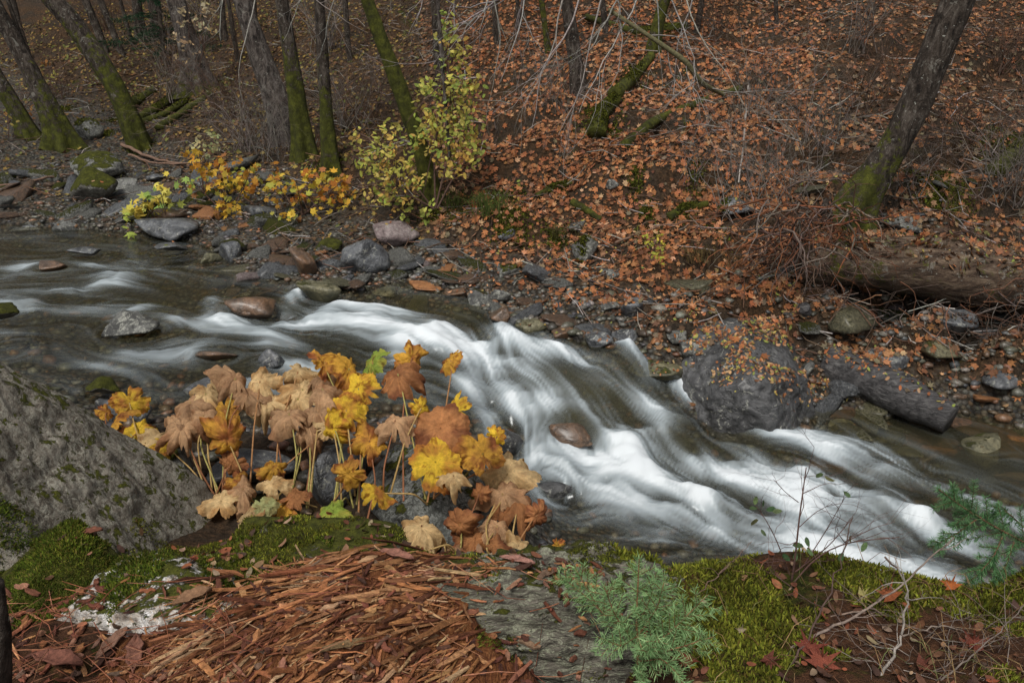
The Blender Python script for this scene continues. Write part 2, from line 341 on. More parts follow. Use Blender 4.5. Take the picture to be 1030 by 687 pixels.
hgt = t.math('ADD', t.math('MULTIPLY', n2, .8), t.math('MULTIPLY', t.math('MULTIPLY', v1, -1), a[0]))
M['ground'] = t.end(t.bsdf(col, t.ramp(a[0], [(0, .95), (1, .6)]), t.bump(hgt, 1., .05), .12))
ground = tag(mk('ground', np.c_[GX.ravel(), GY.ravel(), GZ.ravel()], GF, M['ground'], col=gcol), kind='structure')
SURF_V = [np.c_[GX.ravel(), GY.ravel(), GZ.ravel()]]; SURF_F = [GF.tolist()]; SURF_N = [len(SURF_V[0])]
def surf_add(V, F):
    off = SURF_N[0]; SURF_V.append(V); SURF_F.append((np.asarray(F)+off).tolist()); SURF_N[0] += len(V)

# ------------------------------------------------------------------ rocks
import bmesh
ICO = {}
def ico(k):
    if k not in ICO:
        bm = bmesh.new(); bmesh.ops.create_icosphere(bm, subdivisions=k, radius=1); bm.verts.ensure_lookup_table()
        ICO[k] = (np.array([v.co[:] for v in bm.verts]), np.array([[v.index for v in f.verts] for f in bm.faces])); bm.free()
    V, F = ICO[k]; return V.copy(), F.copy()
def rock_geo(sub, seed, planes=None, nplanes=14, soft=14, rough=.05, fine=.012, freq=1.7):
    D, F = ico(sub); r = np.random.default_rng(seed)
    if planes is None:
        Nn = r.normal(size=(nplanes, 3)); Nn /= np.linalg.norm(Nn, axis=1)[:, None]; dd = r.uniform(.72, 1.0, nplanes)
    else:
        Nn = np.array([p[:3] for p in planes], float); dd = np.array([p[3] for p in planes], float); Nn /= np.linalg.norm(Nn, axis=1)[:, None]
    q = np.clip(D@Nn.T, 0.02, None)/dd[None]      # 1/r for each plane
    inv = (q**soft).sum(1)**(1/soft); rad = 1/np.clip(inv, .35, None)
    V = D*rad[:, None]
    V = V+D*(fbm(V*freq+seed*3.1, 4, seed)*rough*2+fbm(V*freq*6+seed, 4, seed+5)*fine*2)[:, None]
    return V, F
ROCKS = []
def rock(x0, y0, x1, y1, mat, label, deep=.8, name='rock', cat='rock', sub=4, seed=None, rot=None, y=None, z=None, sink=.12, group=None, tilt=0, rough=.06, fine=.014, soft=12, water=False, hmin=.3):
    seed = seed if seed is not None else int(x0*7+y0*13) % 9973
    cx = (x0+x1)/2; yb = y1-(y1-y0)*.22
    if z is not None: base = PZ(cx, yb, z)
    elif y is not None: base = PY(cx, yb, y)
    else: base = PT(cx, yb, water=water)
    dpt = depth_of(base); Wm = (x1-x0)*dpt/FPX; happ = (y1-y0)*dpt/FPX; al = math.atan2(CAM[2]-base[2], base[1])
    D = Wm*deep; H = max((happ-D*math.sin(al)*.8)/math.cos(al), Wm*hmin)
    V, F = rock_geo(sub, seed, rough=rough, fine=fine, soft=soft)
    mx = np.abs(V).max(0); V = V/mx*np.array([Wm/2, D/2, H/2*1.15])
    if rot is not None:
        c, s = math.cos(rot), math.sin(rot); V = np.c_[V[:, 0]*c-V[:, 1]*s, V[:, 0]*s+V[:, 1]*c, V[:, 2]]
    if tilt: V[:, 2] += V[:, 0]*math.tan(tilt)
    c0 = base+np.array([0, D*.12, H*(.42-sink)])
    V = V+c0; loc = (c0[0], c0[1], V[:, 2].min())
    o = mk(name, V, F, M[mat], loc=loc, smooth=True); tag(o, label, cat, group); ROCKS.append((c0, Wm/2, H)); surf_add(V, F); return o
def placed_rock(name, c, scale, planes, mat, label, sub=6, seed=1, rough=.03, fine=.012, soft=16, cat='boulder', freq=1.7, rotz=0):
    V, F = rock_geo(sub, seed, planes, soft=soft, rough=rough, fine=fine, freq=freq)
    V = V*np.array(scale)
    if rotz: cc, s = math.cos(rotz), math.sin(rotz); V = np.c_[V[:, 0]*cc-V[:, 1]*s, V[:, 0]*s+V[:, 1]*cc, V[:, 2]]
    V = V+np.array(c)
    o = mk(name, V, F, M[mat], loc=(c[0], c[1], V[:, 2].min())); tag(o, label, cat); surf_add(V, F); return o
G1 = 'rocks along the far waterline'; G2 = 'rocks standing in the stream'
M['speckle'] = rock_mat('lichen_spotted_rock', (.045,.047,.042), (.10,.105,.095), (.018,.018,.016), moss=.28, lichen=.85, rough=.7, sc=2.4, tint=(.25,.26,.24))
# --- far bank and stream, left to right
rock(70,246,100,258,'dark','small dark wet rock among the ripples at the upper left of the stream',z=.88,group=G2)
rock(150,238,184,256,'dark','dark wet rock just off the long dark slab under the leaf tuft',z=.86,group=G2)
rock(36,262,66,274,'brown','low brown rock barely breaking the stream at the far left',z=.85,group=G2)
rock(196,252,222,266,'olive','olive wet rock in the shallows left of the red-brown boulder',z=.83,group=G2)
rock(71,166,123,214,'mossy','dark rounded boulder capped with brown moss, upper left bank',hmin=.62,soft=7,sink=.02)
rock(66,150,132,186,'halfmoss','broad grey slab behind the moss-capped boulder',deep=.9,hmin=.14)
rock(78,120,106,146,'halfmoss','upright grey rock beside the mossy foot of the leaning left tree')
rock(0,222,46,240,'dark','low slate-blue rock at the left edge of the far waterline',group=G1)
rock(46,217,92,240,'grey','flat pale rock between the slate-blue rock and the moss-capped boulder',hmin=.2,group=G1)
rock(136,214,210,242,'dark','long dark slab under the green-yellow leaf tuft',hmin=.25,group=G1)
rock(100,178,140,196,'grey','thin grey slab to the right of the moss-capped boulder',hmin=.2)
rock(140,170,172,186,'dark','small dark stone above the green-yellow leaf tuft')
rock(214,240,253,268,'dark','squat dark rock in the shallows below the yellow bushes',group=G2,water=True)
rock(243,204,285,222,'dark','dark flat stone under the yellow bushes',hmin=.25)
rock(225,290,286,326,'brown','wet red-brown boulder with water curling round its left side',deep=.8,group=G2,z=.72)
rock(104,310,178,345,'grey','long lichen-grey rock low in the stream, left of centre',deep=.6,z=.76,rot=.5,group=G2)
rock(192,344,238,370,'brown','small glossy brown stone in the stream in front of the long lichen-grey rock',z=.70,group=G2,deep=.7)
rock(261,349,286,376,'dark','small black pointed stone in the stream above the dry leaves',z=.64,group=G2)
rock(300,276,350,314,'olive','olive rock half under the water where the white water starts',z=.66,group=G2)
rock(292,248,324,286,'brown','upright brown rock at the water edge left of the speckled boulder')
rock(338,236,392,282,'dark','speckled black and grey boulder at the far waterline',rough=.09,fine=.03)
rock(366,219,422,252,'purple','smooth mauve sloping slab behind the speckled boulder',hmin=.3,tilt=-.15)
rock(316,236,346,254,'mossy','small moss-covered stone left of the speckled boulder')
rock(404,278,448,294,'orange','flat orange-brown stone under shallow water beside the far bank',hmin=.18,sink=.3)
rock(372,284,402,298,'olive','flat olive stone lying in shallow water below the speckled boulder',hmin=.2,sink=.3)
rock(468,290,494,316,'grey','round pale grey stone at the waterline above the first rapid')
rock(489,288,514,308,'grey','pale oval stone just right of the round pale grey stone')
rock(440,286,470,304,'brown','low brown stone left of the round pale grey stone',hmin=.25)
rock(492,306,520,326,'brown','rusty brown stone at the head of the rapid')
rock(508,312,552,342,'olive','greenish round rock at the lip of the rapid')
rock(548,322,584,342,'brown','flat brown slab right of the greenish round rock',hmin=.22)
rock(574,236,602,268,'halfmoss','rounded grey stone with moss sides alone on the leafy slope')
rock(624,298,648,324,'dark','dark egg-shaped stone among orange leaves above the waterline')
rock(604,300,628,314,'grey','flat grey stone left of the dark egg-shaped stone')
rock(584,330,616,352,'dark','dark angular rock right at the shore of the rapid')
rock(614,326,650,348,'dark','grey-green rounded rock beside the little orange stone')
rock(654,334,669,347,'orange','little bright orange pebble on the shore stones')
rock(670,330,690,348,'grey','pale square stone right of the bright orange pebble')
rock(734,322,752,336,'brown','small rust-brown stone behind the big wet boulder')
rock(680,334,718,368,'grey','blue-grey rock wedged against the left side of the big wet boulder')
rock(632,352,692,388,'olive','broad yellow-olive rock under the side chute',hmin=.3,deep=.9)
rock(604,268,628,284,'grey','small pale upright stone on the leafy shore')
rock(566,222,590,236,'grey','flat grey stone on the slope above the mossy-sided stone',hmin=.3)
rock(500,262,530,280,'halfmoss','flat lichened stone on the shore above the rapid',hmin=.3)
rock(720,196,762,220,'dark','dark slate ledge peeking from the leaves left of the root tangle',hmin=.3)
rock(604,180,622,196,'grey','light grey stone high on the orange slope')
rock(500,228,522,244,'dark','dark low stone beside the mossy grass tuft')
# rocks in the white water
rock(552,424,604,468,'brown','rounded orange-brown rock ringed by white water in mid rapid',z=.13,deep=.9,sink=.02,soft=6,group=G2)
rock(494,428,532,470,'boulder','black rounded rock between the yellow leaves and the rapid',y=4.35,deep=1.0,sink=-.05)
rock(528,472,578,508,'boulder','dark wet rock half veiled by falling white water',z=.02,sink=.2,group=G2)
# big shore boulder
placed_rock('boulder', tuple(PZ(754,400,.22)+[0,.25,0]), (.55,.60,.47), [(.05,-.15,1,.82),(-.8,-.5,.35,.86),(-.3,-1,.15,.88),(.6,-.8,.2,.85),(1,.1,.2,.9),(-1,.3,.2,.95),(0,1,.3,.9),(0,0,-1,.7),(-.5,-.5,.8,.84),(.5,-.4,.8,.82)], 'boulder', 'big black wet boulder topped with fallen leaves at the right of the rapid', seed=77, sub=6, rough=.06, fine=.02, soft=26); ROCKS.append((PZ(754,400,.22)+[0,.25,0], .5, .5))
rock(800,350,826,388,'grey','blue-grey wedge stone between the big wet boulder and the sawn log')
# right pool
rock(880,208,926,236,'grey','grey rock under the foot of the leaning right tree',deep=.7)
rock(868,228,920,252,'purple','pale tan rock directly under the leaning right tree',deep=.6)
rock(930,306,982,338,'dark','dark rock with leaves on top below the fallen mossy trunk')
rock(940,384,986,412,'brown','flat brown rock sprinkled with leaves beyond the sawn log end',hmin=.3,z=.03)
rock(912,330,968,368,'olive','tall olive rock under the hanging roots')
rock(868,348,916,372,'dark','black rock behind the sawn log')
rock(880,362,908,374,'grey','pale green flat stone behind the sawn log',hmin=.25)
rock(960,424,1012,466,'olive','pale green slab under the clear pool',z=-.05,hmin=.2,sink=.25)
rock(972,400,1008,424,'orange','orange-brown slab under the clear pool',z=-.05,hmin=.2,sink=.2)
rock(1006,388,1034,414,'grey','grey rounded rock at the right edge of the pool',z=0)
rock(984,366,1032,394,'dark','black wet rock in the shade at the right edge above the pool')
rock(880,408,900,420,'brown','small brown stone under water beside the sawn log',z=-.06,sink=.3)
rock(900,440,940,462,'olive','dull olive stone deep in the pool below the sawn log',z=-.1,sink=.3)
rock(1000,460,1040,490,'brown','broad brown stone deep in the right of the pool',z=-.1,sink=.3)
rock(826,412,862,434,'olive','mossy-green stone under water in front of the sawn log',z=-.05,sink=.3)
rock(1010,430,1040,450,'orange','rusty slab on the pool floor at the right edge',z=-.08,sink=.3,hmin=.2)
# near side
rock(362,418,520,568,'speckle','big dark lichen-spotted boulder behind the yellow leaves',name='boulder',cat='boulder',y=3.35,deep=.95,sub=5,sink=.02)
rock(84,373,124,398,'mossy','green-topped stone at the near waterline by the lichen boulder',y=4.75)
rock(98,392,150,436,'dark','blue-black stone behind the small yellow leaf cluster',y=4.25)
rock(150,440,210,505,'halfmoss','dark mottled rock beneath the dry leaves',y=3.5)
rock(-30,300,22,324,'mossy','olive mossy rock at the left frame edge by the water',y=5.2)
rock(215,430,300,500,'dark','dark wet rock behind the stems of the dry leaves',y=3.7)
rock(185,375,225,400,'dark','black wet stone at the near waterline left of the dry leaves',y=4.7)
rock(300,440,372,520,'dark','shadowed brown-black rock in the middle of the leaf clump',y=3.55)
rock(330,555,400,600,'dark','small dark rock in the gap behind the rotten wood',y=2.75)
rock(440,540,545,600,'dark','dark rock beneath the hanging brown leaves',y=2.95)
# foreground boulder, drawn from its measured outline at its own distance
placed_rock('boulder', (-2.24, 2.60, 1.22), (1.0, .64, .88), [(.90,-.02,.50,.62),(.1,-.35,.93,.80),(1,0,.2,.99),(0,-1,.25,.72),(-.5,0,.86,.9),(-1,0,0,1.2),(0,1,.2,.8),(0,0,-1,.6),(.9,-.45,.3,.92),(.5,.5,.7,.75),(.35,-.55,.8,.78)],
 'granite','huge pale lichen-crusted boulder filling the left foreground', seed=5, sub=7, rough=.05, fine=.016)
M['flat'] = rock_mat('flat_mossy_rock', (.085, .075, .06), (.16, .14, .115), moss=.62, lichen=.3, rough=.9, sc=2.6)
placed_rock('rock', (-.68, 2.32, 1.22), (.34, .16, .13), [(0,0,1,.8),(1,0,.15,.95),(-1,0,.1,.95),(0,-1,.2,.95),(.1,1,.1,.9),(0,0,-1,.8),(.7,-.7,.1,.97),(.6,.6,0,1)], 'flat', 'flat-topped mossy rock in front of the dry leaves', seed=9, cat='rock', sub=5)
placed_rock('rock', (.11, 1.99, 1.265), (.47, .20, .28), [(.1,-.1,1,.72),(1,-.1,.35,.85),(-1,0,.2,1),(0,-1,.4,.72),(0,1,.3,.95),(0,0,-1,.7),(.7,-.6,.4,.86),(.6,.5,.5,.92),(-.2,.3,.9,.75)], 'layered', 'dark layered rock with pale lichen at the bottom centre', seed=14, cat='rock', rough=.07, fine=.075)
# ------------------------------------------------------------------ the stream: long-exposure white water
sx, sy = np.arange(-11, 7.6, .02), np.arange(2.9, 11, .02)
X, Y, F = grid(sx, sy); ny, nx = X.shape
Zw = zw(X, Y); YE = np.interp(X.ravel(), FE[:, 0], FE[:, 1]).reshape(X.shape); Zw = np.where((X < FE[-1, 0]) & (Y > YE), zw(X, np.minimum(Y, YE)), Zw); bed = hL(X.ravel(), Y.ravel()).reshape(X.shape)
arr = [((-200,270),(-80,275)),((0,300),(80,290)),((0,250),(60,252)),((130,270),(200,282)),((130,330),(200,340)),((240,340),(300,345)),((300,300),(370,318)),((380,340),(440,345)),((250,380),(330,375)),((380,370),(440,350)),
 ((440,330),(490,360)),((490,365),(520,420)),((530,350),(600,370)),((600,380),(660,420)),((540,430),(560,500)),((600,430),(680,450)),((620,350),(680,400)),((580,480),(660,500)),((680,440),(760,470)),((700,410),(760,450)),((740,500),(830,530)),((800,450),(900,480)),((850,540),(950,580)),((930,470),(1030,510)),
 ((950,420),(1050,450)),((640,560),(760,570)),((400,430),(440,440)),((1000,560),(1100,600))]
Fx = np.zeros_like(X); Fy = np.zeros_like(X); Ws = np.zeros_like(X)
for a, b in arr:
    za = .6 if a[0] < 480 else (.3 if a[1] < 430 else 0)
    p, q = PZ(*a, za), PZ(*b, za); d = (q-p)[:2]; d /= np.linalg.norm(d); m = (p+q)[:2]/2
    w = 1/((X-m[0])**2+(Y-m[1])**2+.04)**1.6; Fx += w*d[0]; Fy += w*d[1]; Ws += w
Fx /= Ws; Fy /= Ws
nz = fbm(np.c_[X.ravel(), Y.ravel()]*1.6, 3, 41).reshape(X.shape); nz2 = fbm(np.c_[X.ravel(), Y.ravel()]*1.6+50, 3, 43).reshape(X.shape)
Fx += nz*.45; Fy += nz2*.45; Fx += .55*fbm(np.c_[X.ravel(), Y.ravel()]*4, 2, 45).reshape(X.shape); Fy += .55*fbm(np.c_[X.ravel(), Y.ravel()]*4, 2, 46).reshape(X.shape)
wrocks = [(c, r) for c, r, h in ROCKS if zw(c[0], c[1])-hL(c[0], c[1])[0] > .02 and c[2]+h*.4 > zw(c[0], c[1]) and c[1] < 9]
for c, r in wrocks:
    dx, dy = X-c[0], Y-c[1]; rr = dx*dx+dy*dy; k = np.minimum((r*1.0)**2/np.maximum(rr, 1e-4), .8)*(rr < (4*r)**2)
    dt = (Fx*dx+Fy*dy)/np.maximum(rr, 1e-4); Fx, Fy = Fx+k*(Fx-2*dt*dx), Fy+k*(Fy-2*dt*dy)
sp = np.sqrt(Fx**2+Fy**2)+1e-6; ux, uy = Fx/sp, Fy/sp
def bil(A, i, j):
    i = np.clip(i, 0, nx-1.001); j = np.clip(j, 0, ny-1.001); a = i.astype(np.int32); b = j.astype(np.int32); u = (i-a).astype(np.float32); v = (j-b).astype(np.float32)
    return (A[b, a]*(1-u)+A[b, a+1]*u)*(1-v)+(A[b+1, a]*(1-u)+A[b+1, a+1]*u)*v
def lic(N, steps, h):
    I0, J0 = np.meshgrid(np.arange(nx, dtype=np.float32), np.arange(ny, dtype=np.float32)); acc = N.copy(); wt = 1.
    for sgn in (1, -1):
        i, j = I0.copy(), J0.copy()
        for k in range(steps):
            a = bil(ux, i, j); b = bil(uy, i, j); i += sgn*h*a; j += sgn*h*b; w = 1-k/steps; acc += w*bil(N, i, j); wt += w
    return acc/wt
ux = ux.astype(np.float32); uy = uy.astype(np.float32)
def norm(A): return (A-A.mean())/A.std()
P2 = np.c_[X.ravel(), Y.ravel()]
L1 = norm(lic(norm(RNG.normal(size=X.shape)).astype(np.float32), 14, 1.2))                        # fine threads
N2 = vn(P2*16, 61).reshape(X.shape).astype(np.float32); L2 = norm(lic(N2, 12, 1.7))               # ribbons
N3 = vn(P2*5, 67).reshape(X.shape).astype(np.float32); L3 = norm(lic(N3, 12, 2.2)); PF = fbm(np.c_[P2[:, 0]*2.6, P2[:, 1]*3.4], 4, 88).reshape(X.shape); PF = norm(PF)              # broad folds
# where the water is white: strokes that follow the drops and the curls behind rocks
dens = np.zeros_like(X)
def stroke(pts, r, s, z=None):
    global dens
    for (a, b) in zip(pts[:-1], pts[1:]):
        E = []
        for px, py in (a, b):
            zz = .55
            for _ in range(3):
                p = PZ(px, py, zz); zz = float(zw(p[0], p[1]))
            E.append(p)
        p, q = E; ex, ey = q[0]-p[0], q[1]-p[1]; u = np.clip(((X-p[0])*ex+(Y-p[1])*ey)/(ex*ex+ey*ey+1e-9), 0, 1)
        dens = np.maximum(dens, s*np.exp(-((X-p[0]-u*ex)**2+(Y-p[1]-u*ey)**2)/(r*r)))
stroke([(-120,320),(0,312),(50,300),(100,285),(125,270)],.28,.75); stroke([(-60,268),(0,278),(28,268)],.16,.6); stroke([(95,268),(140,262),(160,270)],.15,.5); stroke([(40,290),(110,292)],.3,.35)
stroke([(0,330),(60,318),(120,300)],.25,.3)
stroke([(178,322),(200,330),(230,328)],.12,.7); stroke([(208,322),(214,300),(240,290)],.07,.8); stroke([(110,340),(112,325),(150,308)],.06,.6); stroke([(190,370),(192,356),(215,344)],.05,.6)
stroke([(130,360),(170,350),(210,345)],.12,.45); stroke([(100,372),(160,368),(190,355)],.14,.4)
stroke([(228,326),(260,330),(300,325),(360,328),(420,335)],.22,.85); stroke([(283,318),(295,300),(310,285)],.10,.95); stroke([(300,318),(340,308),(390,318),(430,325)],.16,.7)
stroke([(270,345),(340,350),(400,345),(435,332)],.2,.55); stroke([(285,380),(320,365),(370,358),(400,365)],.2,.9); stroke([(400,352),(430,340),(445,332),(470,350)],.2,1.0)
stroke([(255,385),(262,370)],.06,.7); stroke([(470,350),(490,375),(505,400),(520,430),(540,460)],.26,1.05); stroke([(440,345),(480,350),(530,372)],.14,.7)
stroke([(500,330),(515,345),(550,352),(590,362)],.13,.95); stroke([(530,350),(590,375),(640,385)],.2,.55); stroke([(520,400),(570,395),(630,410),(680,420)],.25,.8)
stroke([(626,352),(650,385),(660,410)],.12,1.05); stroke([(672,362),(690,385),(700,410)],.12,.9); stroke([(650,400),(700,420),(760,440),(830,455)],.25,.85)
stroke([(600,430),(630,450),(650,480),(700,500),(780,520)],.30,1.0); stroke([(560,475),(600,490),(650,515),(720,530)],.26,1.05); stroke([(700,470),(770,480),(850,500),(930,540)],.38,1.05)
stroke([(530,460),(530,490),(570,500)],.18,.85); stroke([(760,540),(850,560),(950,590),(1060,640)],.36,.9); stroke([(740,425),(800,435),(860,450),(930,470)],.16,.75); stroke([(880,480),(980,500),(1060,540)],.25,.6)
stroke([(620,540),(700,545)],.2,.5); stroke([(540,480),(550,510),(600,520)],.15,.7)
stroke([(500,380),(540,430),(580,490)],.42,.6); stroke([(560,400),(680,450),(800,480),(930,540)],.5,.62); stroke([(620,500),(760,530),(900,580)],.36,.75); stroke([(300,330),(400,340),(470,350)],.3,.35)
for px, py, z, r, s in [(560,445,.1,.1,.4),(610,440,.1,.08,.5),(668,470,.08,.1,.55),(800,455,.05,.16,.5),(850,520,0,.16,.4),(730,520,.02,.12,.35),(470,372,.45,.1,.5),(520,362,.4,.1,.4),(700,425,.15,.1,.4),(650,385,.38,.1,.6),(330,338,.7,.14,.5),(240,350,.7,.2,.5),(960,560,0,.2,.4),(630,372,.42,.22,.75),(578,446,.12,.17,.95),(762,430,.1,.1,.5),(690,452,.1,.14,.6),(900,510,0,.25,.5),(560,380,.36,.12,.4),(500,380,.4,.08,.3),(740,448,.08,.16,.5)]:
    p = PZ(px, py, z); dens = dens*(1-s*np.exp(-((X-p[0])**2+(Y-p[1])**2*1.6)/(r*r)))
def blur(A, k):
    for ax in (0, 1):
        for _ in range(2): A = sum(np.roll(A, q, ax) for q in range(-k, k+1))/(2*k+1)
    return A
dens = blur(dens, 2)
for px, py, r, s in [(600,470,.16,.5),(655,505,.2,.5),(820,500,.22,.4),(505,352,.12,.5),(443,338,.13,.4),(690,388,.12,.4),(545,485,.13,.4),(300,322,.12,.4),(510,410,.13,.35),(740,480,.16,.35),(930,545,.25,.3),(610,400,.12,.3),(700,520,.15,.35),(875,465,.14,.25),(320,365,.12,.3)]:
    p = PZ(px, py, .3 if px < 560 else .05); p = PZ(px, py, float(zw(p[0], p[1]))); dens = dens+s*np.exp(-((X-p[0])**2+(Y-p[1])**2)/(r*r))*(.6+.5*PF).clip(0, 1.5)
B3, B2 = blur(L3, 3), blur(L2, 2)
foam = ss(.12, 1.68, dens*.98+(B3*.27+B2*.19+L1*.085+PF*.22)*(.14+dens*.85)); foam = foam*(1-.40*ss(.5, 1.8, -B3-.5*B2))
foam = np.clip(foam, 0, 1)
calm = ss(-1.0, 3.0, L2+.6*L1+.5*L3)*.20*ss(.02, .25, dens+.12)
foam = np.clip(foam+calm*(Zw-bed > .05), 0, 1)
Z = Zw+(B3*.022+blur(B2, 2)*.004+PF*.034)*ss(.1, .9, dens)+B3*.006+B2*.0012
humps = [(630,362,.42,.24,.09),(560,385,.36,.2,.05),(440,345,.5,.22,.05),(575,435,.15,.22,.06),(690,435,.14,.22,.08),(620,480,.1,.25,.05),(760,440,.08,.22,.06),(800,480,.03,.3,.05),(700,500,.03,.25,.06),(900,520,0,.3,.05),(40,300,.8,.4,.03),(380,320,.6,.25,.03),(540,490,.06,.2,.05),(640,440,.2,.15,.05)]
for px, py, z, r, a in humps:
    p = PZ(px, py, z); Z += a*np.exp(-((X-p[0])**2+(Y-p[1])**2)/(r*r))
for px, py, z, r, a in [(600,462,.12,.16,-.05),(665,455,.12,.15,-.05),(470,380,.45,.14,-.04),(730,470,.05,.2,-.05)]:
    p = PZ(px, py, z); Z += a*np.exp(-((X-p[0])**2+(Y-p[1])**2)/(r*r))
for c, r in wrocks:   # water piles up on the upstream side of a rock
    d = np.sqrt((X-c[0])**2+(Y-c[1])**2); Z += .02*np.exp(-((d-r*1.15)/(r*.25+.02))**2)
depth = np.clip((Z-bed)/.5, 0, 1)
bedm = np.minimum(Z-bed, 1)
keep = (bedm > -.05).ravel()[F].any(1) & (Y.ravel()[F].min(1) > 3.2)
F = F[keep]; used = np.zeros(nx*ny, bool); used[F.ravel()] = True; idx = np.cumsum(used)-1
V = np.c_[X.ravel(), Y.ravel(), Z.ravel()][used]; F = idx[F]
C = np.stack([foam, depth, dens, np.ones_like(foam)], -1).reshape(-1, 4)[used]
t = NT('stream_water'); a = t.sep(t.attr())
glo = t.n('ShaderNodeBsdfGlossy'); glo.inputs['Roughness'].default_value = .16; glo.inputs['Color'].default_value = (.8, .84, .86, 1)
tra = t.n('ShaderNodeBsdfTransparent'); t.l(t.ramp(a[1], [(0, (.93, .92, .86)), (.3, (.72, .68, .52)), (1, (.42, .41, .28))]), tra.inputs[0])
murk = t.n('ShaderNodeBsdfDiffuse'); murk.inputs[0].default_value = (.090, .085, .052, 1)
m1 = t.n('ShaderNodeMixShader'); t.l(t.ramp(a[1], [(0, .02), (.5, .2), (1, .5)]), m1.inputs[0]); t.l(tra.outputs[0], m1.inputs[1]); t.l(murk.outputs[0], m1.inputs[2])
fr = t.n('ShaderNodeFresnel'); fr.inputs[0].default_value = 1.26
m2 = t.n('ShaderNodeMixShader'); t.l(fr.outputs[0], m2.inputs[0]); t.l(m1.outputs[0], m2.inputs[1]); t.l(glo.outputs[0], m2.inputs[2])
fo = t.n('ShaderNodeBsdfDiffuse'); t.l(t.ramp(a[0], [(0, (.36, .42, .45)), (.6, (.44, .50, .53)), (1, (.61, .65, .67))]), fo.inputs[0])
m3 = t.n('ShaderNodeMixShader'); t.l(t.ramp(a[0], [(0, 0), (.2, .15), (.55, .55), (1, .95)]), m3.inputs[0]); t.l(m2.outputs[0], m3.inputs[1]); t.l(fo.outputs[0], m3.inputs[2])
M['water'] = t.end(m3.outputs[0])
tag(mk('water', V, F, M['water'], col=C), kind='structure')
# ------------------------------------------------------------------ loose stones
BVH = BVHTree.FromPolygons(np.concatenate(SURF_V).tolist(), [f for L in SURF_F for f in L])
def drop(x, y, z=9.0):
    h = BVH.ray_cast(Vector((x, y, z)), Vector((0, 0, -1)))
    return (h[0].z, np.array(h[1]), h[2]) if h[0] is not None else (float(hL(x, y)[0]), np.array([0, 0, 1.]), 0)
def stone_mesh(mat, sd):
    V, F = rock_geo(3, sd, rough=.09, fine=.05, soft=18, nplanes=11); V *= np.array([1, .8, .5]); me = mesh_np('stone', V, F); me.materials.append(M[mat]); return me
protos = [stone_mesh(m, 300+i) for i, m in enumerate(['dark', 'grey', 'brown', 'olive', 'dark', 'purple', 'grey', 'halfmoss', 'orange', 'brown', 'mossy', 'halfmoss'])]
far_edge = np.array([PZ(a, b, z)[:2] for a, b, z in [(-100,226,.92),(0,227,.88),(90,230,.86),(150,234,.84),(210,243,.82),(250,270,.79),(310,282,.74),(350,290,.70),(420,282,.67),(470,300,.62),(500,325,.57),(560,335,.53),(600,350,.48),(650,365,.40),(830,400,.04),(850,375,.04),(900,365,.04),(960,372,.04),(1030,375,.03),(1150,380,.02)]])
def near_named(x, y, r): return any((c[0]-x)**2+(c[1]-y)**2 < (R_*.8+r)**2 for c, R_, h in ROCKS)
ns = 0; tries = 0
stones = []
while ns < 235 and tries < 20000:
    tries += 1; k = random.randrange(len(far_edge)-1); u = random.random(); e = far_edge[k]*(1-u)+far_edge[k+1]*u
    left = e[0] < -3.0
    off = random.gauss(.15, .38) if not left else random.uniform(-.3, 2.4)
    x, y = e[0]+random.uniform(-.2, .2), e[1]+off; r = random.choice([.035, .045, .05, .06, .07, .09, .12])*random.uniform(.8, 1.25)
    if off < -.05: r *= .9
    if near_named(x, y, r) or any((a-x)**2+(b-y)**2 < ((r+c)*.75)**2 for a, b, c in stones): continue
    stones.append((x, y, r)); ns += 1; z = float(hL(x, y)[0]); wl = float(zw(x, y))
    o = bpy.data.objects.new('stone', protos[random.randrange(10)] if random.random() > .25 else protos[random.choice([0, 2, 4, 9])]); COL.objects.link(o)
    o.location = (x, y, z+r*.12); o.rotation_euler = (random.uniform(-.3, .3), random.uniform(-.3, .3), random.uniform(0, 6.28)); o.scale = (r*random.uniform(.9, 1.4), r, r*random.uniform(.7, 1.1))
    if z+r*.5 < wl: tag(o, 'small stone lying under the clear water along the far waterline', 'stone', 'small stones under the shallow water')
    elif left: tag(o, 'small loose stone on the bouldery shore at the upper left', 'stone', 'small stones on the upper left shore')
    else: tag(o, 'small loose stone on the leafy shore along the far waterline', 'stone', 'small stones along the far waterline')
nb2 = 0; tries = 0
while nb2 < 95 and tries < 20000:
    tries += 1; k = random.randrange(len(far_edge)-1); u = random.random(); e = far_edge[k]*(1-u)+far_edge[k+1]*u; left = e[0] < -2.6
    if not left and random.random() < .45: continue
    off = random.uniform(.1, 2.6) if left else random.gauss(.12, .3); r = random.choice([.10, .13, .16, .22] if left else [.09, .11, .14])*random.uniform(.85, 1.2); x, y = e[0]+random.uniform(-.2, .2), e[1]+off
    if near_named(x, y, r*.8) or any((a-x)**2+(b-y)**2 < ((r+c)*.7)**2 for a, b, c in stones if c > .08): continue
    stones.append((x, y, r)); nb2 += 1; z = float(hL(x, y)[0]); wl = float(zw(x, y))
    o = bpy.data.objects.new('rock', protos[random.choice([0, 1, 4, 6, 7, 7, 0, 10, 11, 2] if left else [0, 1, 2, 3, 4, 7])]); COL.objects.link(o)
    o.location = (x, y, z+r*.05); o.rotation_euler = (random.uniform(-.35, .35), random.uniform(-.35, .35), random.uniform(0, 6.28)); o.scale = (r*random.uniform(1., 1.6), r, r*random.uniform(.7, 1.3))
    if z+r*.4 < wl: tag(o, 'fist-sized rock breaking or just under the shallows along the far waterline', 'rock', 'rocks in the far shallows')
    elif left: tag(o, 'head-sized rock half buried in the bouldery upper left shore', 'rock', 'rocks of the upper left shore')
    else: tag(o, 'fist-sized rock half buried along the leafy far shore', 'rock', 'rocks half buried along the far shore')
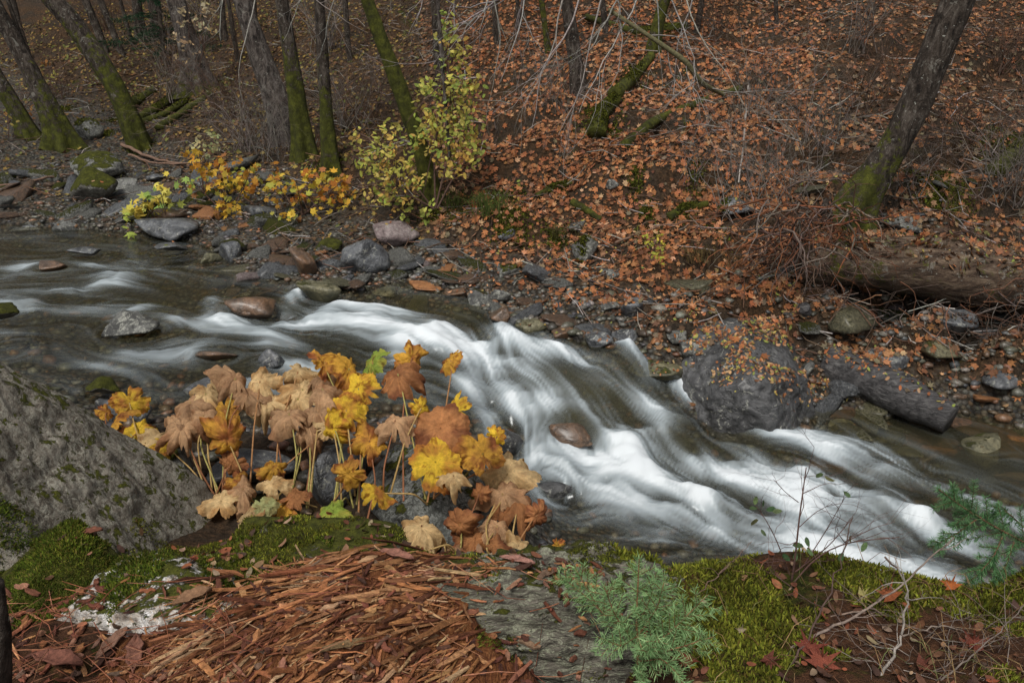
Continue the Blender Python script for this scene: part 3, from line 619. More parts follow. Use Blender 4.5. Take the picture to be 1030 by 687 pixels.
for i in range(34):
    px, py = random.uniform(822, 1045), random.uniform(398, 500); b = PT(px, py); 
    if b is None or b[0] < 1.9: continue
    r = random.uniform(.08, .2)*(1 if py > 420 else .7); o = bpy.data.objects.new('stone', protos[random.choice([2, 3, 9, 8, 3, 4, 6, 2, 0])]); COL.objects.link(o); o.location = (b[0], b[1], b[2]+r*.1)
    o.rotation_euler = (random.uniform(-.3, .3), random.uniform(-.3, .3), random.uniform(0, 6.28)); o.scale = (r*1.3, r, r*.6); tag(o, 'flat olive or rusty stone on the floor of the clear pool at the right', 'stone', 'stones on the pool floor')
# gravel: uncounted small stuff on both margins and the bed
gm = MB(); Vg, Fg = ico(1); n = 0
def gravel_at(x, y, r, c):
    z = float(hL(x, y)[0]); q = RNG.uniform(.6, 1.3, 3)*r; a = random.uniform(0, 6.28); V = Vg*(1+RNG.uniform(-.15, .15, (len(Vg), 1)))*q*[1.2, .9, .6]
    V = np.c_[V[:, 0]*math.cos(a)-V[:, 1]*math.sin(a), V[:, 0]*math.sin(a)+V[:, 1]*math.cos(a), V[:, 2]]+[x, y, z+r*.15]; gm.add(V, Fg, c)
gc = [(.05,.05,.05),(.09,.085,.07),(.09,.06,.035),(.075,.072,.05),(.14,.13,.11),(.15,.075,.04),(.04,.038,.03),(.06,.045,.03)]
for i in range(5200):
    k = random.randrange(len(far_edge)-1); u = random.random(); e = far_edge[k]*(1-u)+far_edge[k+1]*u
    off = random.gauss(.05, .45) if e[0] > -3 else random.uniform(-.5, 2.8)
    gravel_at(e[0]+random.uniform(-.2, .2), e[1]+off, random.uniform(.012, .04), cj(random.choice(gc), .7, 1.3))
for i in range(2600): gravel_at(random.uniform(-6, 5), random.uniform(3.3, 7), random.uniform(.02, .06), cj(random.choice(gc), .7, 1.3))
t = NT('gravel_stone'); nn = t.noise(60, 4, .7); M['gravel'] = t.end(t.bsdf(t.mix(1, t.attr(), t.ramp(nn, [(.3, .5), (.7, 1.5)]), 'MULTIPLY'), .4, t.bump(nn, .5, .01), .4, .2))
tag(gm.build('gravel', M['gravel']), 'wet mixed gravel between the shore stones and on the stream bed', 'gravel', kind='stuff')
# ------------------------------------------------------------------ trees
def nrm(v): v = np.asarray(v, float); return v/(np.linalg.norm(v)+1e-9)
def grow(mb, p, d, L, r, lev, c, droop=.0, kink=.35, k=3, nch=(3, 6), n=7, spread=.9, tips=None):
    p = np.array(p, float); d = nrm(d); P = [p.copy()]
    for i in range(n-1):
        d = nrm(d+RNG.normal(size=3)*kink*1.4/math.sqrt(n)+np.array([0, 0, -droop/n])); p = p+d*L/(n-1); P.append(p.copy())
    P = np.array(P); R = np.linspace(r, r*.18, n); mb.tube(P, R, k, c)
    if tips is not None: tips += [P[-1], P[n//2]]
    if lev > 0:
        for _ in range(random.randint(*nch)):
            t_ = random.uniform(.2, .97)*(n-1); i = int(t_); q = P[i]+(P[min(i+1, n-1)]-P[i])*(t_-i); dd = P[min(i+1, n-1)]-P[max(i-1, 0)]
            grow(mb, q, nrm(nrm(dd)+RNG.normal(size=3)*spread*.6), L*random.uniform(.35, .65), r*(1-t_/n*.6)*.55, lev-1, c, droop, kink, 3, nch, max(4, n-1), spread, tips)
def smooth_path(P, R, n):
    P = np.array(P); s = np.r_[0, np.cumsum(np.linalg.norm(np.diff(P, axis=0), axis=1))]; q = np.linspace(0, s[-1], n)
    out = np.stack([np.interp(q, s, P[:, i]) for i in range(3)], 1)
    for _ in range(max(2, n//12)): out[1:-1] = (out[:-2]+2*out[1:-1]+out[2:])/4
    return out, np.interp(q, s, R)
def trunk_geo(P, R, n=70, k=20, moss=None, seed=0, rough=.10, flare=1.0, cap=False):
    P, R = smooth_path(P, R, n); mb = MB(); s = np.linspace(0, 1, n)
    mv = np.interp(s, [0, .08, .22, .5], moss or [.9, .6, .15, .05])*.62
    C = np.stack([np.repeat(mv, k), np.repeat(s, k), np.zeros(n*k)], 1)
    mb.tube(P, R, k, (1, 1, 1, 1), cap=cap); V = mb.V[0]; ctr = np.repeat(P, k, 0); o = V-ctr; rr = np.repeat(R, k)[:, None]
    nv = fbm(np.c_[V[:, :2]*(.9/R.mean()*.35), V[:, 2:]*(.25/R.mean()*.35)]+seed*7, 4, seed)
    f = 1+nv*rough*2.5+fbm(np.c_[V[:, :2]*(6/R.mean()*.2), V[:, 2:]*(1.5/R.mean()*.2)]+seed, 3, seed+1)*rough*.9; fl = np.repeat(np.exp(-np.linspace(0, 1, n)*n*np.linalg.norm(np.diff(P, axis=0), axis=1).mean()/(R[0]*2.3)), k)
    an = np.arctan2(o[:, 1], o[:, 0]); f = f+fl*flare*1.25*(.38+.42*np.sin(an*5+seed)+.2*np.sin(an*3+seed*2))
    mb.V[0] = ctr+o*f[:, None]; mb.C[0] = np.c_[C, np.ones(len(C))]; return mb
def tree(label, pts, mat='bark', y=None, name='tree', moss=None, top=8.0, crown=True, group='trees on the far bank', flare=1., limbs=4, tw=(.13, .11, .095), seed=0, sink=.08, dy=0):
    b = pts[0]; base = PT(b[0], b[1]) if y is None else PY(b[0], b[1], y)
    P = [base-np.array([0, 0, sink])]; R = [b[2]*depth_of(base)/FPX/2]
    for i, (px, py, w_) in enumerate(pts[1:]):
        q = PY(px, py, base[1]+dy*(i+1)); P.append(q); R.append(w_*depth_of(q)/FPX/2)
    d = nrm(P[-1]-P[-2]); d = nrm(d+np.array([0, 0, .25]))
    if top and P[-1][2] < base[2]+top:
        L = (base[2]+top-P[-1][2])/max(d[2], .4); P.append(P[-1]+d*L*.5); R.append(R[-1]*.8); P.append(P[-1]+nrm(d+np.array([0, 0, .3]))*L*.5); R.append(R[-1]*.45)
    T = thing(name, tuple(base), label, 'tree', group)
    n = 150 if R[0] > .08 else 50
    trunk_geo(P, R, n, 34 if R[0] > .08 else 10, moss, seed, flare=flare).build('trunk', M[mat], T)
    if crown:
        mb = MB(); Pp, Rr = smooth_path(P, R, 40)
        for _ in range(limbs):
            i = random.randint(22, 38); a = random.uniform(0, 6.28)
            grow(mb, Pp[i], (math.cos(a), math.sin(a), .6), random.uniform(1., 2.2), Rr[i]*.35, 2, tw, 0.1, .4, 4, (3, 5))
        mb.build('crown', M['twig'], T)
    return T
tree('dark leaning tree at the upper left with a flared mossy foot among stones', [(65,150,26),(58,128,19),(40,90,18),(22,55,16),(2,20,15),(-20,-20,14)], moss=[1.2,.8,.2,.1], seed=1)
tree('mossy dark tree leaning in from the left frame edge', [(32,140,18),(22,120,15),(8,95,15),(-15,62,14),(-45,10,13)], moss=[1.0,.8,.5,.3], seed=2)
tree('thick mossy tree leaning up to the left between the stones and mossy limbs', [(143,150,16),(132,125,20),(118,92,19),(95,55,20),(72,22,19),(48,-6,18)], moss=[1.2,1.0,.6,.3], seed=3)
tree('very thin dark sapling crossing the leftmost trunks', [(46,96,3.5),(30,60,4),(16,25,4),(4,-10,4)], moss=[.1,.1,.1,.1], crown=False, seed=4, flare=.2, y=12.6, name='sapling')
tree('slim dark tree just right of the thick mossy leaning tree', [(107,54,8),(96,25,7),(82,-8,7)], moss=[.3,.2,.1,.1], seed=5, flare=.4)
tree('slim straight leaning dark tree, middle one of three behind the mossy trunk', [(124,56,7),(112,28,6),(98,-6,6)], moss=[.3,.1,.1,.1], seed=6, flare=.4)
tree('thin pole-like tree, rightmost of three behind the mossy trunk', [(134,46,4),(127,22,3.5),(119,-6,3.5)], moss=[.1,.1,.1,.1], seed=7, flare=.3)
tree('big pale grey tree at the upper left behind the mossy limbs', [(202,92,25),(196,66,20),(187,35,19),(176,-6,19)], 'bark_grey', moss=[.9,.3,.1,.05], seed=8)
tree('dark broad tree leaning left above the yellow bushes', [(291,142,24),(282,112,22),(268,72,22),(256,40,20),(242,-4,17)], 'bark_grey', moss=[.5,.25,.1,.1], seed=9)
tree('twin-stemmed mossy tree in the middle of the three dark trunks', [(308,162,22),(303,130,19),(297,90,18),(290,45,15),(282,-6,13)], moss=[1.1,1.2,.6,.2], seed=10)
tree('slender upright mossy tree, rightmost of the three dark trunks', [(333,172,15),(330,140,15),(327,95,12),(324,45,11),(321,-6,10)], moss=[1.0,1.1,.3,.1], seed=11)
tree('curving moss-coated tree rising behind the yellow-green shrub', [(436,196,15),(424,150,16),(408,108,17),(392,62,15),(376,20,14),(366,-10,13)], moss=[1.2,1.2,1.1,.9], seed=12)
tree('thin dark tree behind the top of the yellow-green shrub', [(442,78,9),(440,40,9),(437,-8,9)], moss=[.1,.1,.1,.1], seed=13, flare=.3)
tree('thin mossy sapling near the top behind the hanging grey twigs', [(552,52,7),(548,25,6),(543,-8,6)], moss=[1,.9,.8,.7], seed=14, flare=.4, name='sapling')
tree('dark short trunk seen behind the hanging grey twigs', [(584,94,16),(578,55,13),(572,15,12),(566,-12,12)], moss=[.5,.4,.3,.3], seed=15, flare=.6)
tree('dark mossy small tree at the top edge, right of the hanging twigs', [(655,52,14),(662,22,12),(672,-10,11)], moss=[1.0,1.0,.8,.6], seed=16, flare=.5)
tree('big dark tree leaning right with a yellow-green mossy foot', [(847,240,34),(858,206,34),(880,176,31),(903,138,29),(925,92,29),(945,45,30),(966,-6,30),(985,-50,29)], moss=[1.15,.95,.25,.1], seed=17, y=7.0, top=7)
tree('thin black tree at the right of the top edge between leafy patches', [(500,45,6),(498,20,6),(497,-8,6)], moss=[.1,.1,.1,.1], seed=18, flare=.2, name='sapling')
tree('slim pale sapling standing in front of the yellow-green shrub', [(452,150,3),(447,90,3.5),(443,40,4),(440,-8,4)], 'bark_grey', moss=[0,0,0,0], seed=19, flare=.1, y=8.4, crown=False, name='sapling')
for i, (px, py, w_, tx, l) in enumerate([(30,62,7,10,'dim far trunk left of the thick mossy leaning tree'),(160,40,12,152,'dark evergreen trunk behind the small green boughs'),(142,38,10,136,'dark trunk beside the small green boughs'),(226,40,7,222,'dim far trunk right of the big pale grey tree'),
    (352,62,6,346,'dim far trunk right of the three dark trunks'),(262,66,6,254,'dim far thin trunk half hidden by the broad leaning trunk'),(240,62,5,228,'faint far thin trunk left of the broad leaning trunk'),(522,30,5,520,'small far trunk at the top edge right of the yellow shrub'),(610,30,7,604,'far dim trunk behind the hanging twigs'),(700,30,6,708,'faint thin far trunk at the top edge above the orange slope'),(782,22,5,780,'thin far trunk at the top edge near the leaning right tree')]):
    tree(l, [(px,py,w_),((px+tx)/2,py/2,w_*.9),(tx,-10,w_*.85)], moss=[.4,.2,.1,.1], seed=30+i, flare=.4)
# evergreen boughs
def needles(mb, P, length, dens, c1, c2, flat=.5, width=.06):
    P = np.array(P); s = np.r_[0, np.cumsum(np.linalg.norm(np.diff(P, axis=0), axis=1))]; n = int(s[-1]*dens); q = RNG.uniform(0, s[-1], n)
    C = np.stack([np.interp(q, s, P[:, i]) for i in range(3)], 1); T = nrm(P[-1]-P[0]); d = RNG.normal(size=(n, 3)); d -= (d@T)[:, None]*T; d[:, 2] *= flat
    d /= np.linalg.norm(d, axis=1)[:, None]; d = d+T*.75; d /= np.linalg.norm(d, axis=1)[:, None]
    sd = np.cross(d, RNG.normal(size=(n, 3))); sd /= np.linalg.norm(sd, axis=1)[:, None]; L = length*RNG.uniform(.7, 1.1, n)[:, None]
    V = np.stack([C-sd*L*width, C+sd*L*width, C+d*L*.8+sd*L*width*.8, C+d*L, C+d*L*.8-sd*L*width*.8], 1).reshape(-1, 3); u = RNG.uniform(0, 1, (n, 1)); col = np.array(c1)*(1-u)+np.array(c2)*u
    mb.add(V, np.arange(5*n).reshape(n, 5), np.repeat(col, 5, 0))
b = PT(165, 60); T = thing('young_fir', tuple(b), 'small dark green fir between the thin trunks and the big pale grey tree', 'tree')
mb = MB(); nb_ = MB(); mb.tube([b, b+[.1, 0, 1.6], b+[0, 0, 3.4]], [.05, .04, .015], 6, (.05, .04, .03))
for i in range(60):
    h = random.uniform(.1, 3.2); a = random.uniform(0, 6.28); L = (3.5-h)*.32+.2; p0 = b+[0, 0, h]; p1 = p0+[math.cos(a)*L, math.sin(a)*L, -.1*L]
    mb.tube([p0, p1], [.012, .004], 3, (.06, .04, .03)); needles(nb_, [p0, p1], .09, 120, (.012, .035, .018), (.03, .065, .03), .6, .08)
mb.build('trunk', M['twig'], T); nb_.build('foliage', M['moss'], T)
# ------------------------------------------------------------------ fallen wood
def log(name, label, P, R, mat='bark', moss=None, seed=0, rough=.08, cap=True, n=50, k=20, group=None, cat='log', flare=0):
    P = [np.array(p, float) for p in P]; T = trunk_geo(P, R, n, k, None if moss is None else [m/.75 for m in moss], seed, rough, flare, cap)
    o = T.build(name, M[mat], loc=tuple(np.mean(P, 0))); tag(o, label, cat, group); V = np.concatenate(T.V); surf_add(V, np.concatenate(T.F[4])); return o
def lp(pts, zoff=0): return [PT(a, b)+np.array([0, 0, zoff]) for a, b in pts]
A_, B_ = PY(806, 256, 6.72), PY(1110, 296, 6.62)
log('mossy_log', 'huge half-rotten fallen trunk under the leaning right tree, covered in leaf litter', [A_, A_*.6+B_*.4+[0, .05, .03], B_], [.23, .26, .27], 'rotbark', moss=[.35, .5, .45, .4], seed=50, rough=.16)
M['weathered'] = (lambda t: t.end((lambda v, n1: t.bsdf(t.mix(.6, t.ramp(n1, [(.34, (.012, .011, .011)), (.5, (.055, .052, .052)), (.68, (.13, .125, .12))]), t.ramp(t.noise(4, 4), [(.3, .5), (.7, 1.4)]), 'MULTIPLY'), .55, t.bump(n1, 1, .03), .35))(t.mp((2, 2, 2)), t.noise(7, 6, .7, t.mp((1.2, 3.6, 5), (0, .15, .55)), .8))))(NT('weathered_wood'))
A_, B_ = PZ(834, 364, .30), PZ(956, 422, .14)
log('sawn_log', 'dark weathered sawn log lying half in the clear pool at the right', [A_, (A_+B_)/2+[0, 0, .01], B_], [.15, .165, .125], 'weathered', seed=51, rough=.09, n=60)
log('pole', 'black wet pole leaning from the root tangle down to the sawn log', [PT(806, 322)+[0, 0, .12], PZ(824, 345, .32), PZ(843, 370, .18)], [.055, .06, .05], 'weathered', seed=52)
for i, (pts, r, l) in enumerate([([(628,150),(660,124),(700,108),(745,92)], .065, 'long moss-topped fallen branch climbing the orange slope'), ([(126,112),(140,104),(156,94)], .10, 'short mossy limb, topmost of the pile by the leaning trunk'),
        ([(140,122),(162,110),(186,90)], .08, 'long mossy limb slanting up right in the left pile'), ([(138,128),(165,118),(188,104)], .07, 'lower mossy limb at the foot of the left pile'), ([(160,132),(190,112),(214,96)], .07, 'mossy limb at the right end of the left pile'),
        ([(600,142),(605,120),(622,104)], .12, 'rotten stump-like mossy log below the hanging twigs'), ([(618,100),(636,84),(655,60)], .09, 'mossy log end under the small tree at the top'), ([(540,200),(560,190),(575,186)], .04, 'tiny mossy stick on the orange slope above the shore'), ([(672,222),(690,212),(712,208)], .05, 'mossy stick left of the dark slate ledge'), ([(575,206),(590,214),(604,224)], .045, 'mossy broken stick lying above the mossy-sided stone'),
        ([(690,30),(640,36),(590,20)], .07, 'dark fallen limb across the slope near the top edge'), ([(1000,180),(1030,150),(1060,120)], .10, 'dark mossy limb at the right edge in the brambles')]):
    log('fallen_branch', l, lp(pts, r*.6), np.linspace(r, r*.7, len(pts)), moss=[.9, 1., .9, .8], seed=60+i, rough=.1, n=30, k=12, cat='branch')
for i, (pts, r, l) in enumerate([([(124,150),(150,162),(192,172)], .03, 'brown bare stick on the stones above the yellow-green leaf tuft'), ([(130,160),(160,170),(205,168)], .02, 'thin reddish stick crossing the upper left shore'), ([(0,262-70),(40,186),(80,178)], .02, 'pale stick lying on the cobbles at the far left'),
        ([(930,330),(985,342),(1040,372)], .012, 'thin tan stick sagging over the pool at the right'), ([(752,92),(748,150),(742,190)], .018, 'pale upright dead stem on the orange slope'), ([(620,250),(665,232),(720,226)], .012, 'thin grey stick on the leafy slope above the boulder')]):
    P = lp(pts, .06); o = MB(); o.tube(smooth_path(P, [r]*3, 14)[0]+RNG.normal(size=(14, 3))*.008, np.linspace(r, r*.5, 14), 6, (.16, .10, .07) if i != 4 else (.28, .25, .22)); tag(o.build('stick', M['twig'], loc=tuple(P[0])), l, 'stick')
# ------------------------------------------------------------------ brush, hanging twigs, roots
def bush(label, px, py, n, L, r, c, spread=.6, lev=2, droop=.15, y=None, name='bare_bush', nch=(2, 5), lean=(0, -.15, 0), group='bare bushes on the slope'):
    b = PT(px, py) if y is None else PY(px, py, y); mb = MB()
    for _ in range(n):
        a = random.uniform(0, 6.28); s = random.uniform(0, spread)
        grow(mb, b+np.array([random.gauss(0, .12), random.gauss(0, .12), -.05]), (math.cos(a)*s+lean[0], math.sin(a)*s*.6+lean[1], 1+lean[2]), L*random.uniform(.6, 1.2), r, lev, cj(c, .6, 1.3), droop, .5, 3, nch, 7)
    return tag(mb.build(name, M['twig'], loc=tuple(b)), label, 'bush', group)
GRY = (.17, .145, .125); BRN = (.10, .062, .042); PALE = (.28, .26, .235)
for l, px, py, n, L, c, lev in [
    ('grey brush at the foot of the left leaning trunks', 60,100,14,1.5,BRN,2), ('fine brown brush behind the pile of mossy limbs', 180,100,16,1.4,GRY,2), ('dense brown brush right of the big pale grey tree', 232,120,22,1.5,BRN,2), ('grey brush between the pale tree and the dark broad tree', 250,150,20,1.2,GRY,2),
    ('tangled grey brush in front of the three dark trunks', 275,160,16,1.1,GRY,2), ('grey brush behind the slender mossy trunk', 350,130,18,1.4,GRY,2), ('brown brush left of the curving mossy tree', 375,120,14,1.3,BRN,2), ('pale brush high on the left slope', 210,40,18,2.0,GRY,2), ('brown brush on the top left skyline slope', 110,30,18,2.2,BRN,2),
    ('pale brush near the top, between the trunks', 330,50,18,1.8,GRY,2), ('grey brush behind the thin dark tree', 460,60,14,1.5,BRN,2), ('dry stems on the slope under the hanging twigs', 560,110,10,1.,GRY,2), ('bare stems right of the long mossy branch', 760,110,12,1.3,GRY,2), ('brown brush on the slope below the top edge, right of centre', 720,40,12,1.4,BRN,2),
    ('pale stems rising left of the root tangle', 745,215,12,1.1,GRY,2), ('grey brush left of the leaning right tree', 815,150,16,1.1,GRY,2), ('grey brush above the root tangle', 790,205,14,.9,GRY,2), ('brown brush behind the leaning right tree', 870,110,16,1.3,BRN,2), ('dark tangled brush right of the leaning trunk', 960,150,18,1.2,BRN,2),
    ('dense bramble heap at the right frame edge', 1010,200,26,1.1,GRY,2), ('dark brush above the fallen trunk at the right', 960,240,8,.6,BRN,2), ('grey stems over the right end of the fallen trunk', 1030,280,7,.8,GRY,2), ('brown brush high at the top right corner', 1000,70,18,1.5,BRN,2), ('thin brush at the top, left of the leaning right tree', 860,50,14,1.5,GRY,2), ('low brush beside the leaning tree foot', 905,190,10,.8,GRY,2), ('low grey stems on the slope in the middle right', 690,180,8,.8,GRY,2)]:
    bush(l, px, py, int(n*1.7), L, .0055*L**.5, c, lev=lev)
def hang(label, px, py, y, n, L, d, c, r=.012, w=60, lev=3):
    mb = MB(); b0 = PY(px, py, y); O = [PY(px-w+2*w*(i_+.5)/n, py-random.uniform(2, 18), y+random.uniform(-.15, .15)) for i_ in range(n)]; mb.tube([O[0]-[.6, 0, -.2]]+O+[O[-1]+[.6, 0, .25]], np.linspace(r*.9, r*1.6, n+2), 6, c)
    for o_ in O:
        grow(mb, o_, nrm(np.array(d)+RNG.normal(size=3)*.25), L*random.uniform(.6, 1.1), r, lev, cj(c, .7, 1.2), .3, .35, 4, (2, 4), 9, .7)
    tag(mb.build('hanging_branch', M['twig'], loc=tuple(b0)), label, 'branch', 'bare branches hanging into the view')
hang('pale grey bare twigs hanging over the slope at the top centre', 590,-15,8.6,7,1.5,(-.25,-.1,-1),PALE,.012,70)
hang('long drooping grey twigs left of the top centre', 515,-15,8.4,4,1.5,(-.45,-.1,-.9),PALE,.010,30,2)
hang('silvery fine twigs hanging right of the top centre', 660,-15,8.8,6,1.3,(.1,-.1,-1),PALE,.010,50)
hang('pale twigs hanging before the three dark trunks', 285,-15,9.2,5,1.2,(.2,-.1,-.8),PALE,.008,70)
hang('sparse pale twigs hanging before the curving mossy tree', 410,-15,9.5,4,.9,(.1,-.1,-1),PALE,.009,60,2)
mb = MB(); a0 = PY(590, 10, 8.2); pp, rr = smooth_path([PY(612, 10, 8.6), PY(655, 38, 8.5), PY(690, 62, 8.5), PY(705, 84, 8.6), PY(728, 96, 8.9)], [.02, .022, .03, .03, .02], 30)
mb.tube(pp, rr, 8, (.11, .10, .05))
for i in (8, 12, 16, 20, 24): grow(mb, pp[i], (random.uniform(-1, 1), -.2, random.uniform(-1, .3)), .7, .008, 2, PALE)
tag(mb.build('dead_branch', M['twig'], loc=tuple(pp[0])), 'arched olive dead branch hooking down onto the long mossy branch', 'branch')
# root tangle
mb = MB(); rb = PY(815, 245, 6.7)
for i in range(170):
    s = PY(random.uniform(762, 862), random.uniform(200, 262), random.uniform(6.35, 6.95)); d = (random.gauss(-.15, .8), random.uniform(-.6, .15), random.uniform(-1, .25))
    grow(mb, s, d, random.uniform(.25, .75), random.uniform(.004, .013), 1, cj(random.choice([(.17, .065, .03), (.09, .05, .035), (.13, .10, .08)]), .5, 1.4), .5, .6, 4, (1, 3), 8)
tag(mb.build('root_tangle', M['twig'], loc=tuple(rb)), 'red-brown tangle of exposed roots and dead twigs at the left end of the fallen trunk', 'roots')
mb = MB()
for i in range(70):
    s = PY(random.uniform(850, 1060), random.uniform(275, 325), random.uniform(6.2, 6.6)); d = (random.gauss(0, 1), random.uniform(-.5, .1), random.uniform(-.6, .4))
    grow(mb, s, d, random.uniform(.3, .9), random.uniform(.003, .008), 1, cj(random.choice([(.15, .07, .04), (.09, .06, .045), (.16, .13, .11)]), .5, 1.4), .5, .6, 3, (1, 3), 8)
tag(mb.build('root_fringe', M['twig'], loc=tuple(PY(950, 300, 6.5))), 'fringe of thin roots and twigs hanging below the fallen trunk over the pool', 'roots')
# broken slab of bark at the foot of the right tree
log('bark_slab', 'upright reddish broken bark slab left of the leaning tree foot', [PY(833, 236, 6.72), PY(830, 212, 6.75), PY(834, 196, 6.8)], [.05, .06, .02], moss=[.2, .1, 0, 0], seed=90, n=20, k=10, cat='bark')
BVH = BVHTree.FromPolygons(np.concatenate(SURF_V).tolist(), [f for L in SURF_F for f in L])
# ------------------------------------------------------------------ leaf litter, ground moss, yellow shrubs
ORN = [(.36,.145,.058),(.27,.105,.045),(.42,.20,.095),(.20,.09,.045),(.13,.06,.033),(.46,.27,.15)]
DUL = [(.19,.095,.05),(.13,.068,.038),(.25,.15,.085),(.08,.046,.028),(.30,.13,.055),(.17,.13,.08)]
YEL = [(.28,.19,.055),(.14,.08,.04),(.09,.055,.032),(.18,.10,.04),(.08,.055,.035),(.14,.14,.04)]
Ps, Nn, Sz, Cc = [], [], [], []
N = 270000; xs = RNG.uniform(-13, 11, N); ys = 5.5+RNG.uniform(0, 1, N)**1.25*19; zs = hL(xs, ys); ws = zw(xs, ys)
pxs = W0/2+xs/ys*FPX
dn = vn(np.c_[xs, ys]*.9, 71)*.6+vn(np.c_[xs, ys]*3, 72)*.6
pr = np.where(pxs > 430, 1.15, .6)*(.25+ss(.15, .55, dn+.12))*.8*ss(.0, .45, zs-ws)*(1-.45*(pxs > 800))
pr = np.where((ys > 9.5) & (xs < -2), pr+.1, pr); pr *= np.where(ys > 12, .75, 1)
ok = RNG.uniform(size=N) < pr; xs, ys, zs, pxs = xs[ok], ys[ok], zs[ok], pxs[ok]
e = .06; gxn = (hL(xs+e, ys)-hL(xs-e, ys))/(2*e); gyn = (hL(xs, ys+e)-hL(xs, ys-e))/(2*e); n_ = len(xs)
Nm = np.c_[-gxn, -gyn, np.ones(n_)]+RNG.normal(size=(n_, 3))*.38
for i in range(n_):
    if ys[i] < 7.6 and -6 < xs[i] < 6: z, nn, _ = drop(xs[i], ys[i], 3.2 if ys[i] < 8 else 9); zs[i] = z
bb = (np.abs(xs-1.72) < .5) & (np.abs(ys-5.85) < .62) & (RNG.uniform(size=n_) < .8); zs[bb] = -3
P_ = np.c_[xs, ys, zs+RNG.uniform(.004, .03, n_)]
cz = np.where(RNG.uniform(size=(n_, 1)) < (ss(430, 500, pxs)*(1-.6*ss(780, 860, pxs))*ss(.25, .7, vn(np.c_[xs, ys]*.7, 5)*.6+vn(np.c_[xs, ys]*2.5, 6)*.4+.15)*.85)[:, None], pal(n_, ORN, [4,4,2,3,2,1]), np.where((pxs < 430)[:, None], pal(n_, YEL), pal(n_, DUL)))
V, F, C = scatter(P_, Nm, RNG.uniform(.028, .095, n_), cz, MAPLE, squash=RNG.uniform(.5, 2.2, n_))
tag(mk('leaf_litter', V, F, M['litter'], col=C, smooth=False), 'carpet of fallen orange and brown maple leaves on the far slope', 'leaves', kind='stuff')
# small leaves caught on rocks, logs, boulder tops and the shore
Ps, Nn, cc = [], [], []
def sprinkle(n, x0, x1, y0, y1, z0=3.2, wet=.02, upmin=.55):
    for _ in range(n):
        x, y = random.uniform(x0, x1), random.uniform(y0, y1); z, nn, _f = drop(x, y, z0)
        if z < float(zw(x, y))+wet or nn[2] < upmin or (wet < .5 and vn(np.array([[x*5, y*5]]), 3)[0] < .38): continue
        Ps.append((x, y, z+.004)); Nn.append(nn+RNG.normal(size=3)*.22)
for rg in [(PZ(700,400,.3), PZ(815,330,.7), 1500), (PY(760,330,6.3), PY(900,330,6.0), 500)]:
    x0, x1 = sorted((rg[0][0], rg[1][0])); y0, y1 = sorted((rg[0][1], rg[1][1])); sprinkle(rg[2], x0-.05, x1+.1, min(y0, y1)-.1, max(y0, y1)+.4)
sprinkle(2600, -.6, 3.6, 5.6, 8.2); sprinkle(900, 1.6, 4.5, 6.3, 7.3); sprinkle(500, -5, -.5, 7.3, 10); sprinkle(260, 1.8, 3.6, 4.9, 6.0)
n_ = len(Ps); V, F, C = scatter(np.array(Ps), np.array(Nn), RNG.uniform(.018, .05, n_), pal(n_, ORN+[(.22,.24,.06),(.35,.28,.08),(.30,.20,.10),(.12,.10,.06)], None), OVAL, squash=RNG.uniform(.5, 3, n_))
tag(mk('shore_leaves', V, F, M['litter'], col=C, smooth=False), 'small brown, orange and olive leaves stuck to the wet shore stones and boulder', 'leaves', kind='stuff')
# twig litter
mb = MB()
for i in range(3800):
    y = 6.2+random.random()**1.3*13; x = random.uniform(-.75, .75)*y; z = float(hL(x, y)[0])
    if z < float(zw(x, y))+.05: continue
    a = random.uniform(0, 3.14); L = random.uniform(.1, .55); d = np.array([math.cos(a), math.sin(a)*.7, random.uniform(-.1, .45)])*L/2; p = np.array([x, y, z+.05]); m = RNG.normal(size=3)*.08*L
    q0 = p-d; q1 = p+d; q0[2] = max(q0[2], float(hL(q0[0], q0[1])[0])+.01); q1[2] = max(q1[2], float(hL(q1[0], q1[1])[0])+.01)
    mb.tube([q0, p+m, q1], [.006, .005, .003], 3, cj(random.choice([GRY, BRN, PALE, (.15, .08, .05)]), .5, 1.4))
tag(mb.build('twig_litter', M['twig']), 'fine dead twigs strewn over the far slope', 'twigs', kind='stuff')
# moss tufts on ground of far bank
def moss_patch(label, pts, sz=.022, n=1500, name='moss'):
    mb = MB()
    for px, py, r in pts:
        b = PT(px, py)
        if b is None: continue
        Ps = []; Nn = []
        k = int(n*r/.25)
        for _ in range(k):
            x, y = b[0]+random.gauss(0, r*.5), b[1]+random.gauss(0, r*.5); z, nn, _f = drop(x, y, b[2]+.6)
            Ps.append((x, y, z)); Nn.append(nn)
        V, F, C = scatter(np.array(Ps)+[0, 0, .01], np.array(Nn)+RNG.normal(size=(k, 3))*.8, RNG.uniform(sz*.7, sz*1.7, k), pal(k, [MOSS_D, MOSS_M, MOSS_L, (.12,.13,.02)], [2,4,2,2]), OVAL); mb.add(V, F, C)
    return tag(mb.build(name, M['moss'], smooth=False), label, 'moss', kind='stuff')
moss_patch('green moss cushions on the far bank and around the tree feet', [(600,125,.22),(614,112,.2),(640,92,.25),(608,138,.2),(66,140,.22),(140,148,.2),(310,160,.2),(330,168,.2),(100,135,.2),(130,105,.25),(165,110,.3),(190,105,.25),(215,90,.3),(510,200,.2),(520,232,.15),(440,215,.2),(460,222,.18),(720,232,.12),(655,240,.15),
  (945,185,.25),(960,200,.2),(940,196,.2),(1000,160,.25),(1020,140,.25),(855,232,.12),(840,238,.12),(560,240,.12),(586,262,.05),(870,265,.15),(905,280,.12),(690,215,.1),(700,178,.1),(505,225,.12),(620,95,.2),(660,30,.3),(60,110,.2),(640,180,.1),(560,190,.12),(650,215,.1),(480,215,.15),(120,120,.2)])
